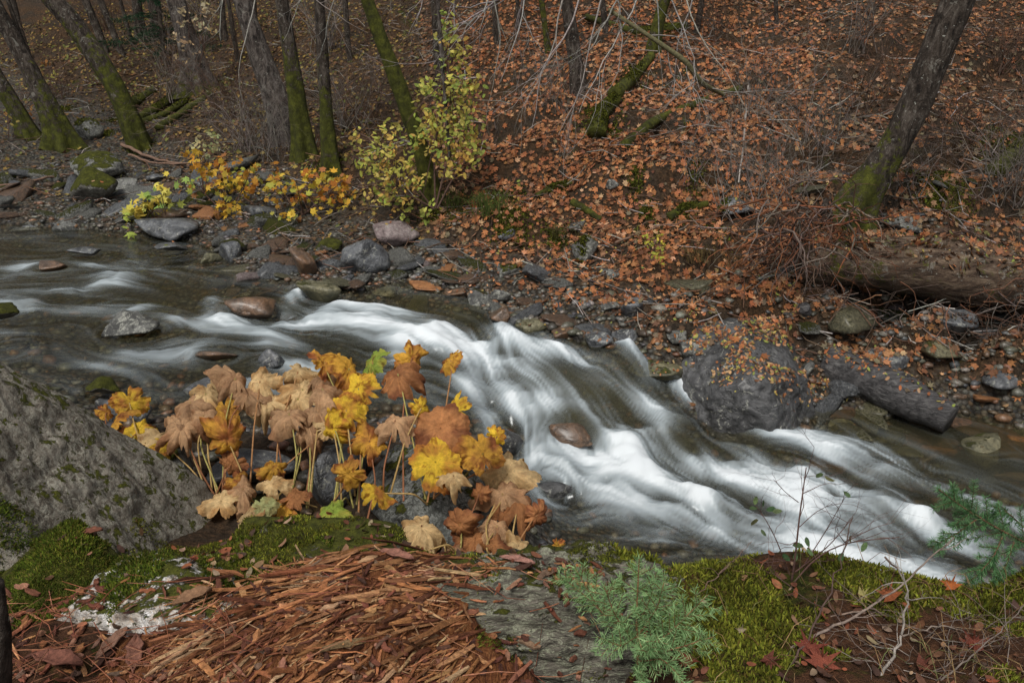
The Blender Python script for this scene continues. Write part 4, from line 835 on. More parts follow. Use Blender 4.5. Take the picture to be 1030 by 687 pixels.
def tuft(label, px, py, n, L, c, y=None, r=.08, name='grass_tuft', cat='grass'):
    b = PT(px, py, ymin=1.2) if y is None else PY(px, py, y); mb = MB()
    for _ in range(n):
        a = random.uniform(0, 6.28); o = np.array([random.gauss(0, r), random.gauss(0, r), 0]); d = np.array([math.cos(a), math.sin(a), 0])*random.uniform(.2, .9)*L; l = L*random.uniform(.6, 1.2)
        mb.tube([b+o, b+o+d*.3+[0, 0, l*.6], b+o+d*.75+[0, 0, l*.75], b+o+d*1.1+[0, 0, l*.5]], [.0035, .003, .002, .0008], 3, cj(c, .6, 1.3))
    return tag(mb.build(name, M['moss'], loc=tuple(b)), label, cat, 'grass tufts on the far bank')
tuft('green grass tuft drooping at the right foot of the yellow-green shrub', 494, 216, 90, .28, (.09,.12,.03)); tuft('grass tuft just under the yellow-green shrub', 462, 210, 60, .25, (.09,.11,.03))
tuft('short olive tuft on the ledge above the shore in the middle', 560, 238, 40, .16, (.12,.11,.04)); tuft('dry tuft on the leafy ledge left of the root tangle', 700, 262, 60, .2, (.17,.12,.05)); tuft('straw tuft below the dark slate ledge', 735, 268, 50, .18, (.15,.10,.05)); tuft('small green tuft on the fallen trunk', 930, 262, 40, .14, (.13,.14,.05))
def shrub(label, stems, blobs, leaf, size, cols, n, name='shrub', cat='shrub', y=None, wts=None, drooped=True, group=None, tw=(.10,.06,.045), tmpl=OVAL):
    b = PT(*stems[0][0]) if y is None else PY(*stems[0][0], y); T = thing(name, tuple(b), label, cat, group); mb = MB(); Y0 = b[1]
    for st in stems:
        P = [PY(px, py, Y0+(i*.05)*random.uniform(-1, 1)) for i, (px, py) in enumerate(st)]; P[0] = P[0]-[0, 0, .05]; q, _ = smooth_path(P, [1]*len(P), 12); mb.tube(q, np.linspace(.012, .004, 12), 5, tw)
    Ps = []
    for (px, py, rx, ry, k) in blobs:
        c = PY(px, py, Y0); s = depth_of(c)/FPX
        for _ in range(int(n*k)):
            Ps.append(c+np.array([random.gauss(0, rx*.5)*s, random.gauss(0, .22), random.gauss(0, ry*.5)*s]))
        for _ in range(3):
            e_ = c+np.array([random.gauss(0, rx*.6)*s, random.gauss(0, .2), random.gauss(0, ry*.6)*s]); j = min(range(len(stems)), key=lambda q: abs(stems[q][-1][0]-px)); st = stems[j][len(stems[j])//2]; s0 = PY(st[0], st[1], Y0)
            mb.tube(smooth_path([s0, (s0+e_)/2+[0, 0, .05], e_], [1]*3, 7)[0], np.linspace(.006, .002, 7), 3, tw)
    Ps = np.array(Ps); g = hL(Ps[:, 0], Ps[:, 1]); Ps = Ps[Ps[:, 2] > g+.01]; k = len(Ps)
    # leaves sit in little groups of three to five about a twig tip
    m = 4; Q = np.repeat(Ps, m, 0)+RNG.normal(size=(k*m, 3))*size*.55; Nv = RNG.normal(size=(k*m, 3))*.55+np.array([0, -.55, .75])
    cl = np.repeat(pal(k, cols, wts), m, 0)*RNG.uniform(.75, 1.2, (k*m, 1)); V, F, C = scatter(Q, Nv, RNG.uniform(.7, 1.25, k*m)*size, cl, tmpl, squash=RNG.uniform(-3, 2, k*m))
    mb.build('stems', M['twig'], T); mk('foliage', V, F, M['leaf'], T, C, False)
    return T
YG = [(.46,.42,.09),(.36,.37,.08),(.55,.46,.12),(.27,.32,.07),(.50,.33,.08)]
shrub('tall yellow-green shrub in front of the curving mossy tree', [[(438,205),(436,150),(452,80),(452,20)],[(438,205),(450,160),(470,130),(478,90)],[(435,205),(405,170),(385,150),(370,135)],[(436,205),(400,190),(380,185)],[(440,205),(455,180),(478,150)]],
  [(452,30,10,18,.7),(455,55,12,16,.8),(462,75,16,16,.9),(470,92,14,16,.9),(455,100,20,18,1),(430,90,12,12,.8),(440,120,25,16,1.3),(465,125,18,16,1.2),(475,140,14,18,1),(445,145,25,16,1.3),(425,128,14,12,.6),(460,165,18,12,.9),(385,150,22,12,1),(400,165,22,14,1.1),(375,165,16,12,.8),(390,185,22,14,1),(415,180,14,14,.7),(400,205,18,10,.7),(430,210,10,10,.3),(352,135,5,4,.15),(395,130,10,8,.3)], OVAL, .062, YG, 22, y=8.5)
GLD = [(.55,.33,.04),(.48,.24,.035),(.62,.42,.06),(.42,.17,.03),(.36,.36,.07),(.30,.14,.05)]
shrub('golden yellow bush on the far shore, left of the pair', [[(228,212),(222,190),(215,160)],[(228,212),(245,190),(252,170)],[(228,212),(205,195),(200,180)]], [(215,165,16,10,1),(232,175,20,12,1.2),(210,185,14,10,.8),(248,182,16,12,1),(225,200,20,10,1),(240,206,14,6,.7),(205,150,8,6,.3),(195,190,8,8,.4)], None, .095, GLD, 9, y=9.4, group='golden bushes on the far shore', tmpl=MAPLE)
shrub('golden orange low bush on the far shore beside the mossy trunks', [[(305,212),(300,195),(318,178)],[(305,212),(330,195),(345,182)],[(305,212),(285,200)]], [(318,182,14,8,1),(340,186,14,8,.9),(300,195,16,10,1.1),(325,198,18,10,1.1),(295,212,16,8,1.1),(315,216,12,6,.8),(345,202,10,8,.5),(280,186,7,8,.6)], None, .095, GLD, 9, y=9.2, group='golden bushes on the far shore', tmpl=MAPLE)
shrub('bright green-yellow leaf tuft overhanging the far waterline', [[(160,236),(152,215),(145,205)],[(160,236),(168,220)]], [(148,206,12,7,1),(140,216,10,7,.9),(155,216,12,7,.9),(165,192,9,5,.5),(178,240,5,4,.3),(148,226,14,5,.5)], None, .12, [(.42,.46,.10),(.52,.48,.10),(.30,.40,.10),(.55,.42,.07)], 7, y=8.9, tmpl=MAPLE)
shrub('small pale green sprig left of the golden bush', [[(206,150),(206,140)]], [(208,143,7,5,1),(222,148,7,5,.7)], None, .07, [(.30,.32,.16),(.40,.36,.18)], 8, y=10, tmpl=OVAL)
shrub('bush with tan papery leaves beside the big pale grey tree', [[(196,80),(190,50),(190,10)],[(196,80),(205,50),(210,12)]], [(188,18,12,12,1),(205,30,12,14,1),(188,45,10,12,.8),(196,62,10,10,.8),(210,10,10,10,.8)], None, .08, [(.42,.32,.18),(.34,.25,.14),(.45,.38,.24)], 8, y=15)
shrub('yellow-flecked bush at the far left behind the stones', [[(8,140),(8,125)]], [(10,128,14,10,1),(2,115,10,10,.7),(30,100,12,12,.5),(60,70,16,14,.5),(75,40,16,16,.5)], None, .07, [(.33,.26,.07),(.22,.2,.06),(.30,.15,.05)], 8, y=12.8)
shrub('small yellow weed on the ledge left of the root tangle', [[(658,256),(658,246)]], [(656,250,5,4,1),(664,246,5,4,.8)], None, .05, [(.38,.38,.06),(.5,.45,.07)], 8)
shrub('patch of pale green seedlings on the soil below the leaning right tree', [[(955,245),(955,235)]], [(950,240,16,6,1),(970,246,14,6,.8),(930,232,8,5,.3),(990,236,8,5,.4)], None, .045, [(.30,.30,.10),(.38,.32,.12),(.2,.24,.08)], 9)
shrub('low yellowing weed at the right of the yellow-green shrub foot', [[(505,210),(505,200)]], [(500,205,14,8,.8),(515,196,8,6,.4)], None, .05, YG, 7)
# ------------------------------------------------------------------ big-leaved plants between the ledge and the stream
LK = {'yellow': ((.72,.47,.035), (.44,.17,.03)), 'amber': ((.60,.32,.04), (.32,.105,.03)), 'brown': ((.47,.28,.145), (.30,.145,.065)), 'tan': ((.64,.45,.22), (.46,.26,.10)), 'rust': ((.42,.18,.065), (.22,.075,.03)), 'green': ((.27,.36,.05), (.42,.38,.06)), 'pale': ((.45,.47,.20), (.38,.33,.13))}
def big_leaf(parent, c, size, kind, base, fold=.9, tilt=(0, -.5, .8), seed=0, spots=.25, stalkc=None):
    r_ = np.random.default_rng(seed); nt_, nr_ = 126, 11; th = np.arange(nt_)*2*math.pi/nt_; rr = np.linspace(0, 1, nr_+1)[1:]**.9
    lob = 9; ph = r_.uniform(0, 6.28)
    out = 1-.11*(1-np.abs(np.cos(th*lob/2+ph)))*(.8+.6*np.sin(th*2+ph))-.07*np.abs(((th*31/6.283) % 1)-.5)*2-.03*((th*62/6.283) % 1); out *= 1+.14*np.sin(th+r_.uniform(0, 6))+.10*np.sin(th*2+r_.uniform(0, 6))+.05*np.sin(th*5+r_.uniform(0, 6))
    tear = np.ones(nt_)
    for _ in range(r_.integers(1, 5)): a = r_.uniform(0, 6.28); dd = np.abs((th-a+math.pi) % (2*math.pi)-math.pi); tear *= 1-.45*np.exp(-(dd/.12)**2)
    out *= tear
    T, R_ = np.meshgrid(th, rr); ro = R_*out[None]
    a = fold*(1+.38*np.sin(T+r_.uniform(0, 6))+.30*np.sin(2*T+r_.uniform(0, 6))+.12*np.sin(5*T+r_.uniform(0, 6))); ang = np.clip(a*ro, .001, 2.6)
    rin = np.sin(ang)/np.maximum(a, .15)*np.where(ang > 1.57, .95, 1); w_ = -(1-np.cos(ang))/np.maximum(a, .15)
    ple = (np.cos(T*lob+ph*2)*.05*(.4+fold)+np.cos(T*4+r_.uniform(0, 6))*.09*fold+np.cos(T*lob*2+ph)*.02*fold)*ro*(.4+.6*ro)
    rin = rin+ple*np.sin(ang); w_ = w_+ple*np.cos(ang)+fbm(np.c_[(ro*np.cos(T)).ravel()*3+seed, (ro*np.sin(T)).ravel()*3], 3, seed).reshape(T.shape)*.26*ro*(.5+fold*.4)+fbm(np.c_[(ro*np.cos(T)).ravel()*9+seed, (ro*np.sin(T)).ravel()*9], 3, seed+2).reshape(T.shape)*.09*ro-.03*ro*(1-np.abs(np.cos(T*lob/2+ph+math.pi/2)))**3
    w_ = w_-.12*np.exp(-(ro/.12)**2)
    L = np.stack([rin*np.cos(T), rin*np.sin(T), w_], -1).reshape(-1, 3); L = np.vstack([[0, 0, -.08], L])
    n = nrm(tilt); u = nrm(np.cross(n, [.3, .2, 1] if abs(n[2]) < .9 else [1, 0, .1])); v = np.cross(n, u)
    V = np.array(c)+size/2*(L[:, 0:1]*u+L[:, 1:2]*v+L[:, 2:3]*n)
    ring = 1+np.arange(nr_-1)[:, None]*nt_; j = np.arange(nt_)[None]; j2 = (j+1) % nt_
    F4 = np.stack([ring+j, ring+nt_+j, ring+nt_+j2, ring+j2], -1).reshape(-1, 4); F3 = np.stack([np.zeros(nt_, int), 1+np.arange(nt_), 1+(np.arange(nt_)+1) % nt_], 1)
    c1, c2 = np.array(LK[kind][0]), np.array(LK[kind][1]); q = np.c_[L[:, 0]*2.2+seed*1.7, L[:, 1]*2.2]
    ro1 = np.r_[0, ro.ravel()]; T1 = np.r_[0, T.ravel()]; mixv = np.clip(ss(.5, 1.0, ro1)*.75+fbm(q, 4, seed)*1.7+.05, 0, 1)[:, None]
    col = c1*(1-mixv)+c2*mixv
    vein = np.exp(-(np.abs(np.sin((T1*lob/2+ph)+math.pi/2))/.10)**2)*(1-ro1*.6); vein2 = np.exp(-(((T1*lob/math.pi*1.0+ro1*5) % 1-.5)/.12)**2)*.35
    dark = (ss(.28, .42, fbm(q*2.2+9, 4, seed+3))*spots*2.2).clip(0, .85)
    col = col*(1+.35*vein[:, None]+.12*vein2[:, None])*(1-dark[:, None]*np.array([.6, .75, .8])); col *= r_.uniform(.85, 1.12)
    lf = mk('leaf', V, [F4, F3], M['leaf_big'], parent, np.clip(col, .01, .9), True)
    c = np.array(c)-n*size*.02; b = np.array(base, float); m = (c+b)/2+np.array([0, 0, np.linalg.norm(c-b)*.10])+r_.normal(size=3)*.03; mb = MB()
    q, _ = smooth_path([c, c-n*size*.08, m, b], [1]*4, 18); mb.tube(q, np.linspace(.0030, .0050, 18), 6, stalkc or [(.30,.15,.06), (.36,.24,.09), (.22,.09,.04), (.30,.26,.08)][r_.integers(0, 4)])
    mb.build('stalk', M['stem'], lf); return lf
t = NT('leaf_skin'); c_ = t.attr(); n1 = t.noise(55, 5, .75); n2 = t.noise(9, 4, .6)
c_ = t.mix(.55, c_, t.ramp(n1, [(.3, .45), (.5, 1.), (.72, 1.45)]), 'MULTIPLY'); c_ = t.mix(.35, c_, t.ramp(n2, [(.38, .35), (.58, 1.2)]), 'MULTIPLY')
b_ = t.bsdf(c_, .55, t.bump(n1, 1., .012), .3); tr = t.n('ShaderNodeBsdfTranslucent'); t.l(c_, tr.inputs[0]); mx_ = t.n('ShaderNodeMixShader'); mx_.inputs[0].default_value = .3; t.l(b_, mx_.inputs[1]); t.l(tr.outputs[0], mx_.inputs[2])
M['leaf_big'] = t.end(mx_.outputs[0]); M['stem'] = plain_mat('leaf_stalk', .5, 60, .7, 1.2)
def plant(label, bases, leaves, ytop, ybot, pyt, pyb):
    B = [PY(a, b, y) for a, b, y in bases]; B = [np.array([p[0], p[1], max(p[2], drop(p[0], p[1], 3)[0]-.0)]) for p in B]
    T = thing('umbrella_plant', tuple(B[0]), label, 'plant', 'big-leaved plants in autumn colour')
    for i, (px, py, w, kind, mode) in enumerate(leaves):
        y = ytop+(ybot-ytop)*(py-pyt)/(pyb-pyt)+random.uniform(-.09, .09); c = PY(px, py, y); s = w*depth_of(c)/FPX*random.uniform(.76, 1.12); sd = int(px*31+py*7)
        r = random.Random(sd); fold, tilt, up = {'d': (1.9, (r.uniform(-.35, .35), -.25, 1), .42), 'h': (1.4, (r.uniform(-.5, .5), -.45, .85), .25), 'f': (.55, (r.uniform(-.4, .4), -.75, .7), 0), 'e': (.7, (r.choice([-1, 1])*.75, -.2, .65), 0),
              'l': (.9, (r.uniform(-.3, .3), -.35, 1), 0), 'v': (1.1, (r.uniform(-.6, .6), -1, .25), .1)}[mode]
        k = {'d': 1.65, 'h': 1.35, 'f': 1.05, 'e': 1.2, 'l': 1.25, 'v': 1.25}[mode]
        c = c+np.array([0, 0, s*up*.6]); b = B[min(range(len(B)), key=lambda q: abs(B[q][0]-c[0])+r.uniform(0, .25))]+np.array([r.uniform(-.08, .08), r.uniform(-.06, .06), 0])
        big_leaf(T, c, s*k, kind, b, fold, tilt, sd, spots=.5 if kind in ('yellow', 'amber', 'green') else .15)
    return T
plant('small cluster of yellow leaves behind the edge of the pale lichen boulder', [(140,470,3.55)],
  [(130,405,44,'yellow','f'),(114,424,44,'amber','e'),(140,436,34,'yellow','h'),(126,440,34,'rust','d'),(146,450,40,'tan','h'),(107,415,22,'amber','e'),(165,455,26,'yellow','e')], 4.0, 3.6, 400, 460)
plant('broad clump of dried pale brown drooping leaves left of centre', [(240,515,3.25),(275,515,3.3),(310,505,3.3),(215,505,3.3)],
  [(192,412,44,'brown','d'),(185,438,44,'brown','d'),(208,400,34,'tan','h'),(238,388,44,'brown','d'),(226,412,42,'amber','f'),(262,388,46,'tan','h'),(250,402,40,'brown','d'),(270,413,46,'tan','d'),(291,424,42,'brown','d'),(305,396,44,'tan','h'),(326,386,44,'brown','d'),(300,410,42,'tan','d'),(312,436,44,'brown','d'),
   (208,434,42,'pale','f'),(229,443,42,'amber','v'),(232,470,30,'rust','v'),(276,472,28,'amber','h'),(222,503,44,'tan','l'),(245,498,42,'brown','d'),(266,510,24,'pale','f'),(284,508,30,'amber','l'),(275,490,36,'tan','h'),(253,515,34,'tan','l'),(240,488,26,'amber','h'),
   (205,425,36,'brown','d'),(320,420,40,'brown','d'),(170,448,26,'yellow','e'),(172,482,18,'amber','h'),(296,500,24,'rust','l'),(340,405,40,'brown','d'),(334,432,34,'tan','h'),(300,378,36,'tan','h'),(220,388,30,'tan','h')], 3.85, 3.0, 380, 520)
plant('tall clump of golden and amber leaves in the centre before the rapid', [(360,520,3.05),(345,505,3.15),(400,500,3.1),(430,500,3.1)],
  [(327,364,38,'amber','e'),(352,370,44,'amber','e'),(360,390,52,'yellow','f'),(374,364,36,'green','e'),(415,362,40,'amber','v'),(400,382,46,'rust','h'),(453,362,32,'amber','e'),(325,398,42,'brown','d'),(348,412,42,'yellow','f'),(332,432,34,'yellow','v'),(398,430,38,'brown','d'),(372,448,50,'amber','h'),(350,478,40,'amber','v'),
   (380,498,36,'yellow','h'),(424,412,26,'yellow','v'),(443,430,62,'rust','f'),(455,413,48,'yellow','e'),(438,464,66,'yellow','f'),(456,484,38,'tan','d'),(486,456,52,'amber','f'),(500,440,26,'yellow','v'),(335,513,34,'green','l')], 3.75, 2.75, 355, 515)
plant('rusty brown hanging leaf cluster on the dark boulder beside the rapid', [(480,570,2.8),(445,560,2.75),(505,580,2.75)],
  [(510,482,50,'tan','h'),(505,505,50,'brown','d'),(522,510,42,'rust','d'),(541,520,28,'rust','v'),(482,498,26,'rust','v'),(425,538,58,'tan','d'),(478,545,42,'rust','h'),(500,535,38,'brown','d'),(522,552,40,'tan','h'),(490,566,28,'brown','h'),(523,573,26,'rust','h'),(405,572,28,'rust','h'),(440,565,30,'rust','h'),(462,530,34,'rust','v'),(534,576,20,'amber','h'),(390,550,30,'pale','e'),(512,575,18,'pale','f'),(472,572,24,'tan','h'),(420,560,36,'brown','d'),(562,550,17,'amber','v'),(498,552,30,'rust','h'),(540,560,22,'brown','h'),(455,556,24,'brown','h')], 3.25, 2.6, 475, 580)
# ------------------------------------------------------------------ rotten wood on the ledge
t = NT('rotten_wood'); v = t.mp((9, 1.6, 6), (0, 0, math.radians(-57))); n1 = t.noise(9, 6, .75, v, .5); n2 = t.noise(50, 4, .7)
col = t.ramp(n1, [(.28, (.03,.012,.007)), (.42, (.14,.045,.018)), (.55, (.28,.105,.035)), (.72, (.40,.20,.085))])
col = t.mix(t.ramp(t.noise(2.5, 4, .6), [(.5, 0), (.65, .7)]), col, t.ramp(n1, [(.3, (.04,.014,.01)), (.7, (.20,.065,.035))]))
M['rotten'] = t.end(t.bsdf(col, .9, t.bump(t.math('ADD', n1, t.math('MULTIPLY', n2, .3)), 1, .05), .2))
placed_rock('rotten_log', (-.60, 1.73, 1.30), (.50, .40, .21), [(0,0,1,.85),(.3,-.6,.8,.82),(1,.2,.2,.95),(-1,0,.5,.9),(0,1,.4,.85),(0,-1,.2,.95),(0,0,-1,.8),(-.5,.4,.8,.86)], 'rotten', 'crumbling orange-brown rotten log along the bottom of the ledge', seed=21, rough=.09, fine=.05, cat='log', rotz=.5)
M['quartz'] = rock_mat('white_crusted_rock', (.38,.35,.31), (.72,.71,.69), (.10,.07,.05), moss=.44, lichen=.35, rough=.8, sc=4.5, tint=(.45,.30,.18))
placed_rock('rock', (-1.04, 1.95, 1.33), (.31, .17, .12), None, 'quartz', 'white-crusted rock under green moss at the left of the ledge', seed=23, sub=5, rough=.09, fine=.06, cat='rock')
placed_rock('rock', (-1.42, 2.05, 1.26), (.30, .16, .12), None, 'mossy', 'low moss-covered hump at the foot of the pale lichen boulder', seed=24, sub=5, rough=.07, fine=.03, cat='rock')
placed_rock('rock', (-.30, 2.07, 1.31), (.22, .12, .085), None, 'flat', 'dark crumbly rock end between the flat mossy rock and the rotten wood', seed=27, sub=5, rough=.07, fine=.04, cat='rock')
BVH = BVHTree.FromPolygons(np.concatenate(SURF_V).tolist(), [f for L in SURF_F for f in L])
def slivers(n, xr, yr, cols, ang, spread, Lr, wr, lift=.01, mask=None):
    mb = MB()
    for _ in range(n):
        x, y = random.uniform(*xr), random.uniform(*yr)
        if mask and not mask(x, y): continue
        if ((x+1.0)/.27)**2+((y-1.88)/.13)**2 < 1 and random.random() < .6: continue
        z, nn, _f = drop(x, y, 3)
        if nn[2] < .2: continue
        a = ang(x, y)+random.gauss(0, spread); d = np.array([math.cos(a), math.sin(a), 0]); d = nrm(d-nn*d@nn+nn*random.gauss(.02, .10)); s = nrm(np.cross(nn+RNG.normal(size=3)*.35, d)); u = np.cross(d, s)
        L = random.uniform(*Lr)*random.choice([.5, 1, 1, 1.5]); w = random.uniform(*wr); h = w*random.uniform(.15, .5); p = np.array([x, y, z+random.uniform(0, lift)]); k = 5; q = np.linspace(-.5, .5, k); V = []
        for i in range(k):
            ww = w*(1-abs(q[i])*random.uniform(.6, 1.7)); ww = max(ww, w*.12); cc = p+d*q[i]*L+u*(math.sin(q[i]*3)*L*.04*random.uniform(-1, 1)); o = s*ww/2; o2 = s*random.gauss(0, w*.12)
            V += [cc-o+o2, cc+o+o2, cc+o*.8+u*h+o2, cc-o*.8+u*h+o2]
        F = [[i*4+j, i*4+(j+1) % 4, i*4+4+(j+1) % 4, i*4+4+j] for i in range(k-1) for j in range(4)]+[[3, 2, 1, 0], [k*4-4, k*4-3, k*4-2, k*4-1]]
        mb.add(V, F, cj(random.choice(cols), .6, 1.35))
    return mb
M['chip'] = (lambda t: t.end((lambda n: t.bsdf(t.mix(.9, t.attr(), t.ramp(n, [(.3, .35), (.55, 1), (.75, 1.6)]), 'MULTIPLY'), .85, t.bump(n, .8, .006), .2))(t.noise(70, 5, .75))))(NT('wood_fibre'))
M['rotten_chip'] = (lambda t: t.end((lambda n: t.bsdf(t.mix(.9, t.attr(), t.ramp(n, [(.34, .25), (.52, 1), (.7, 1.7)]), 'MULTIPLY'), .85, t.bump(n, 1, .01), .15))(t.noise(22, 6, .8, t.mp((1, 5, 5), (0, 0, math.radians(-40)))))))(NT('rotten_fibre'))
OC = [(.31,.13,.052),(.21,.08,.034),(.38,.19,.085),(.11,.04,.02),(.42,.26,.14),(.25,.11,.05),(.34,.15,.06)]; RC = [(.16,.055,.032),(.11,.04,.025),(.21,.08,.045),(.07,.03,.02),(.25,.12,.075),(.15,.09,.06)]
rotm = lambda x, y: (-1.05 < x < -.14+.9*max(0, y-1.82)) and (y < 2.02-.1*abs(x+.4)) and random.random() < .55+.45*math.sin(x*19+y*7)
tag(slivers(5200, (-.95, .1), (1.25, 2.1), OC, lambda x, y: .95-.75*max(0, min(1, (y-1.55)/.5)), .38, (.02, .10), (.0022, .0085), .012, rotm).build('wood_splinters', M['chip'], smooth=False), 'long orange splinters flaking off the rotten log', 'wood splinters', kind='stuff')
tag(slivers(1500, (-1.8, .3), (1.2, 2.0), RC+OC[:3], lambda x, y: random.uniform(0, 3.14), .5, (.015, .07), (.006, .022), .012).build('bark_chips', M['chip'], smooth=False), 'small dark red bark chips around the rotten log', 'bark chips', kind='stuff')
tag(slivers(260, (-.95, -.1), (1.3, 2.08), OC, lambda x, y: .95-.75*max(0, min(1, (y-1.55)/.5)), .16, (.10, .22), (.008, .022), .015, lambda x, y: x < -.14+.9*max(0, y-1.82)).build('wood_shards', M['rotten_chip'], smooth=False), 'broad fibrous shards of rotten wood peeling along the log', 'wood shards', kind='stuff')
for i, (px, py, L, w, a, c, l) in enumerate([(402,608,.13,.03,-.5,(.22,.10,.07),'curled dusty pink bark strip on the layered rock'),(115,655,.12,.035,1.2,(.22,.12,.08),'curved tan bark flake among the pine needles'),(200,635,.11,.045,.5,(.20,.11,.06),'broad brown bark piece right of the white-crusted rock'),(140,675,.13,.04,1.9,(.17,.075,.05),'long reddish bark piece near the bottom edge'),(60,672,.18,.05,-.3,(.15,.06,.04),'thick dark red bark piece in the lower left corner'),(100,565,.07,.03,.1,(.13,.05,.03),'small dark curled leaf at the foot of the pale boulder'),(520,605,.12,.025,-.45,(.26,.13,.10),'pinkish bark sliver pointing at the layered rock top')]):
    b = PT(px, py, ymin=1.2); z, nn, _f = drop(b[0], b[1], 3); q = np.linspace(-.5, .5, 9); V = []; d = np.array([math.cos(a), math.sin(a), .12]); s = np.array([-math.sin(a), math.cos(a), 0])
    for k_, qq in enumerate(q):
        ww = w*(1-abs(2*qq)**2.2)+.004
        for e in (-1, -.5, 0, .5, 1): V.append([b[0], b[1], z+.02]+d*qq*L+s*e*ww/2*(1+.2*math.sin(k_*2.1+i))+np.array([0, 0, .3*w*e*e-.12*L*qq*qq]))
    V = np.array(V); n5 = len(V); F = [[k_*5+j, k_*5+j+1, k_*5+j+6, k_*5+j+5] for k_ in range(8) for j in range(4)]; o = mk('bark_flake', V, F, M['chip'], col=c, loc=tuple(V.mean(0))); m_ = o.modifiers.new('thick', 'SOLIDIFY'); m_.thickness = .004; tag(o, l, 'bark')
# long dry pine needles
mb = MB()
for _ in range(900):
    x = -1.7+random.random()**1.1*2.0; y = random.uniform(1.2, 1.95)
    if random.random() > (1.1 if x < -.75 else .3) or (((x+1.0)/.27)**2+((y-1.88)/.13)**2 < 1 and random.random() < .8): continue
    z, nn, _f = drop(x, y, 3); a = random.uniform(-.9, 1.5) if random.random() < .7 else random.uniform(0, 3.14); L = random.uniform(.10, .2); d = np.array([math.cos(a), math.sin(a), random.gauss(0, .12)]); m = RNG.normal(size=3)*[.008, .008, .003]; p = np.array([x, y, z+random.uniform(.006, .04)])
    q = [p-d*L/2, p+m, p+d*L/2]; q[0][2] = max(q[0][2], drop(q[0][0], q[0][1], 3)[0]+.002); q[2][2] = max(q[2][2], drop(q[2][0], q[2][1], 3)[0]+.002)
    mb.tube(q, [.0016, .0014, .0007], 3, cj(random.choice([(.22,.08,.04),(.16,.05,.03),(.28,.13,.07)]), .6, 1.4))
tag(mb.build('pine_needles', M['twig']), 'long red-brown pine needles fallen over the ledge', 'pine needles', kind='stuff')
# ------------------------------------------------------------------ moss, leaves and grass on the ledge
def ledge_moss(n, xr, yr, mask, sz, cols, wts, name, label, sp=.55):
    X_, Y_ = RNG.uniform(*xr, n), RNG.uniform(*yr, n); Ps, Nn = [], []; ok = mask(X_, Y_)
    for x, y in zip(X_[ok], Y_[ok]):
        z, nn, _f = drop(x, y, 3)
        if nn[2] < .25: continue
        Ps.append((x, y, z)); Nn.append(nn)
    Ps = np.array(Ps); k = len(Ps); d = np.array(Nn)+RNG.normal(size=(k, 3))*sp; d /= np.linalg.norm(d, axis=1)[:, None]; s = np.cross(d, RNG.normal(size=(k, 3))); s /= np.linalg.norm(s, axis=1)[:, None]; L = sz*RNG.uniform(.5, 1.3, k)[:, None]
    hv = (.55+.8*vn(Ps[:, :2]*14, 8))[:, None]; L = L*hv
    V = np.stack([Ps-s*L*.10, Ps+s*L*.10, Ps+d*L*.6+s*L*.12, Ps+d*L, Ps+d*L*.6-s*L*.12], 1).reshape(-1, 3); c = pal(k, cols, wts)*(.6+.8*vn(Ps[:, :2]*9, 12))[:, None]
    return tag(mk(name, V, np.arange(5*k).reshape(k, 5), M['moss'], col=np.repeat(c, 5, 0), smooth=False), label, 'moss', kind='stuff')
f1 = lambda x, y, s, k: vn(np.c_[x, y]*k, s)*.6+vn(np.c_[x, y]*k*2.7, s+1)*.4
MC = [(.06,.07,.01),(.14,.15,.018),(.25,.26,.035),(.11,.09,.02)]
ledge_moss(120000, (.30, 2.4), (1.2, 2.22), lambda x, y: (f1(x, y, 31, 4.5) > np.where(x < 1.35, .49, .54)) & (x > .25+(2.2-y)*.5), .019, MC, [3,5,4,1], 'moss_carpet', 'bright yellow-green moss carpet on the right of the ledge')
ledge_moss(60000, (-2.0, -.62), (1.80, 2.32), lambda x, y: f1(x, y, 35, 6) > .34+1.6*np.maximum(0, np.where((x > -1.32) & (x < -.72), 2.06+.10*np.sin(x*23), 1.98)-y)*1.6, .013, [(.035,.055,.008),(.07,.10,.012),(.13,.16,.02),(.15,.13,.03)], [2,5,3,2], 'moss_band', 'vivid green moss band along the foot of the pale boulder')
ledge_moss(50000, (-1.5, -.1), (2.05, 2.7), lambda x, y: f1(x, y, 37, 9) > .46, .011, MC, [3,4,3,2], 'moss_film', 'thin moss on top of the flat rock before the dry leaves')
ledge_moss(14000, (-.1, .65), (1.75, 2.25), lambda x, y: f1(x, y, 39, 8) > .53, .012, [(.06,.065,.012),(.12,.13,.018),(.18,.19,.03)], None, 'moss_cushions', 'moss cushions on the back edge of the layered rock')
Ps, Nn = [], []
for _ in range(1500):
    x, y = (random.uniform(.35, 2.3), random.uniform(1.2, 2.2)) if _ < 900 else (random.uniform(-1.5, .1), random.uniform(2.0, 2.7))
    if f1(x, y, 31, 4.5) > .5 and random.random() < .8: continue
    z, nn, _f = drop(x, y, 3); Ps.append((x, y, z+random.uniform(.004, .02))); Nn.append(nn+RNG.normal(size=3)*.35)
n_ = len(Ps); V, F, C = scatter(np.array(Ps), np.array(Nn), RNG.uniform(.015, .045, n_), pal(n_, [(.16,.07,.04),(.10,.05,.03),(.22,.12,.07),(.28,.20,.13),(.07,.04,.03),(.24,.08,.04)]), OVAL, squash=RNG.uniform(.5, 3, n_))
tag(mk('ledge_litter', V, F, M['litter'], col=C, smooth=False), 'small brown dead leaves between the moss on the right of the ledge', 'leaves', kind='stuff')
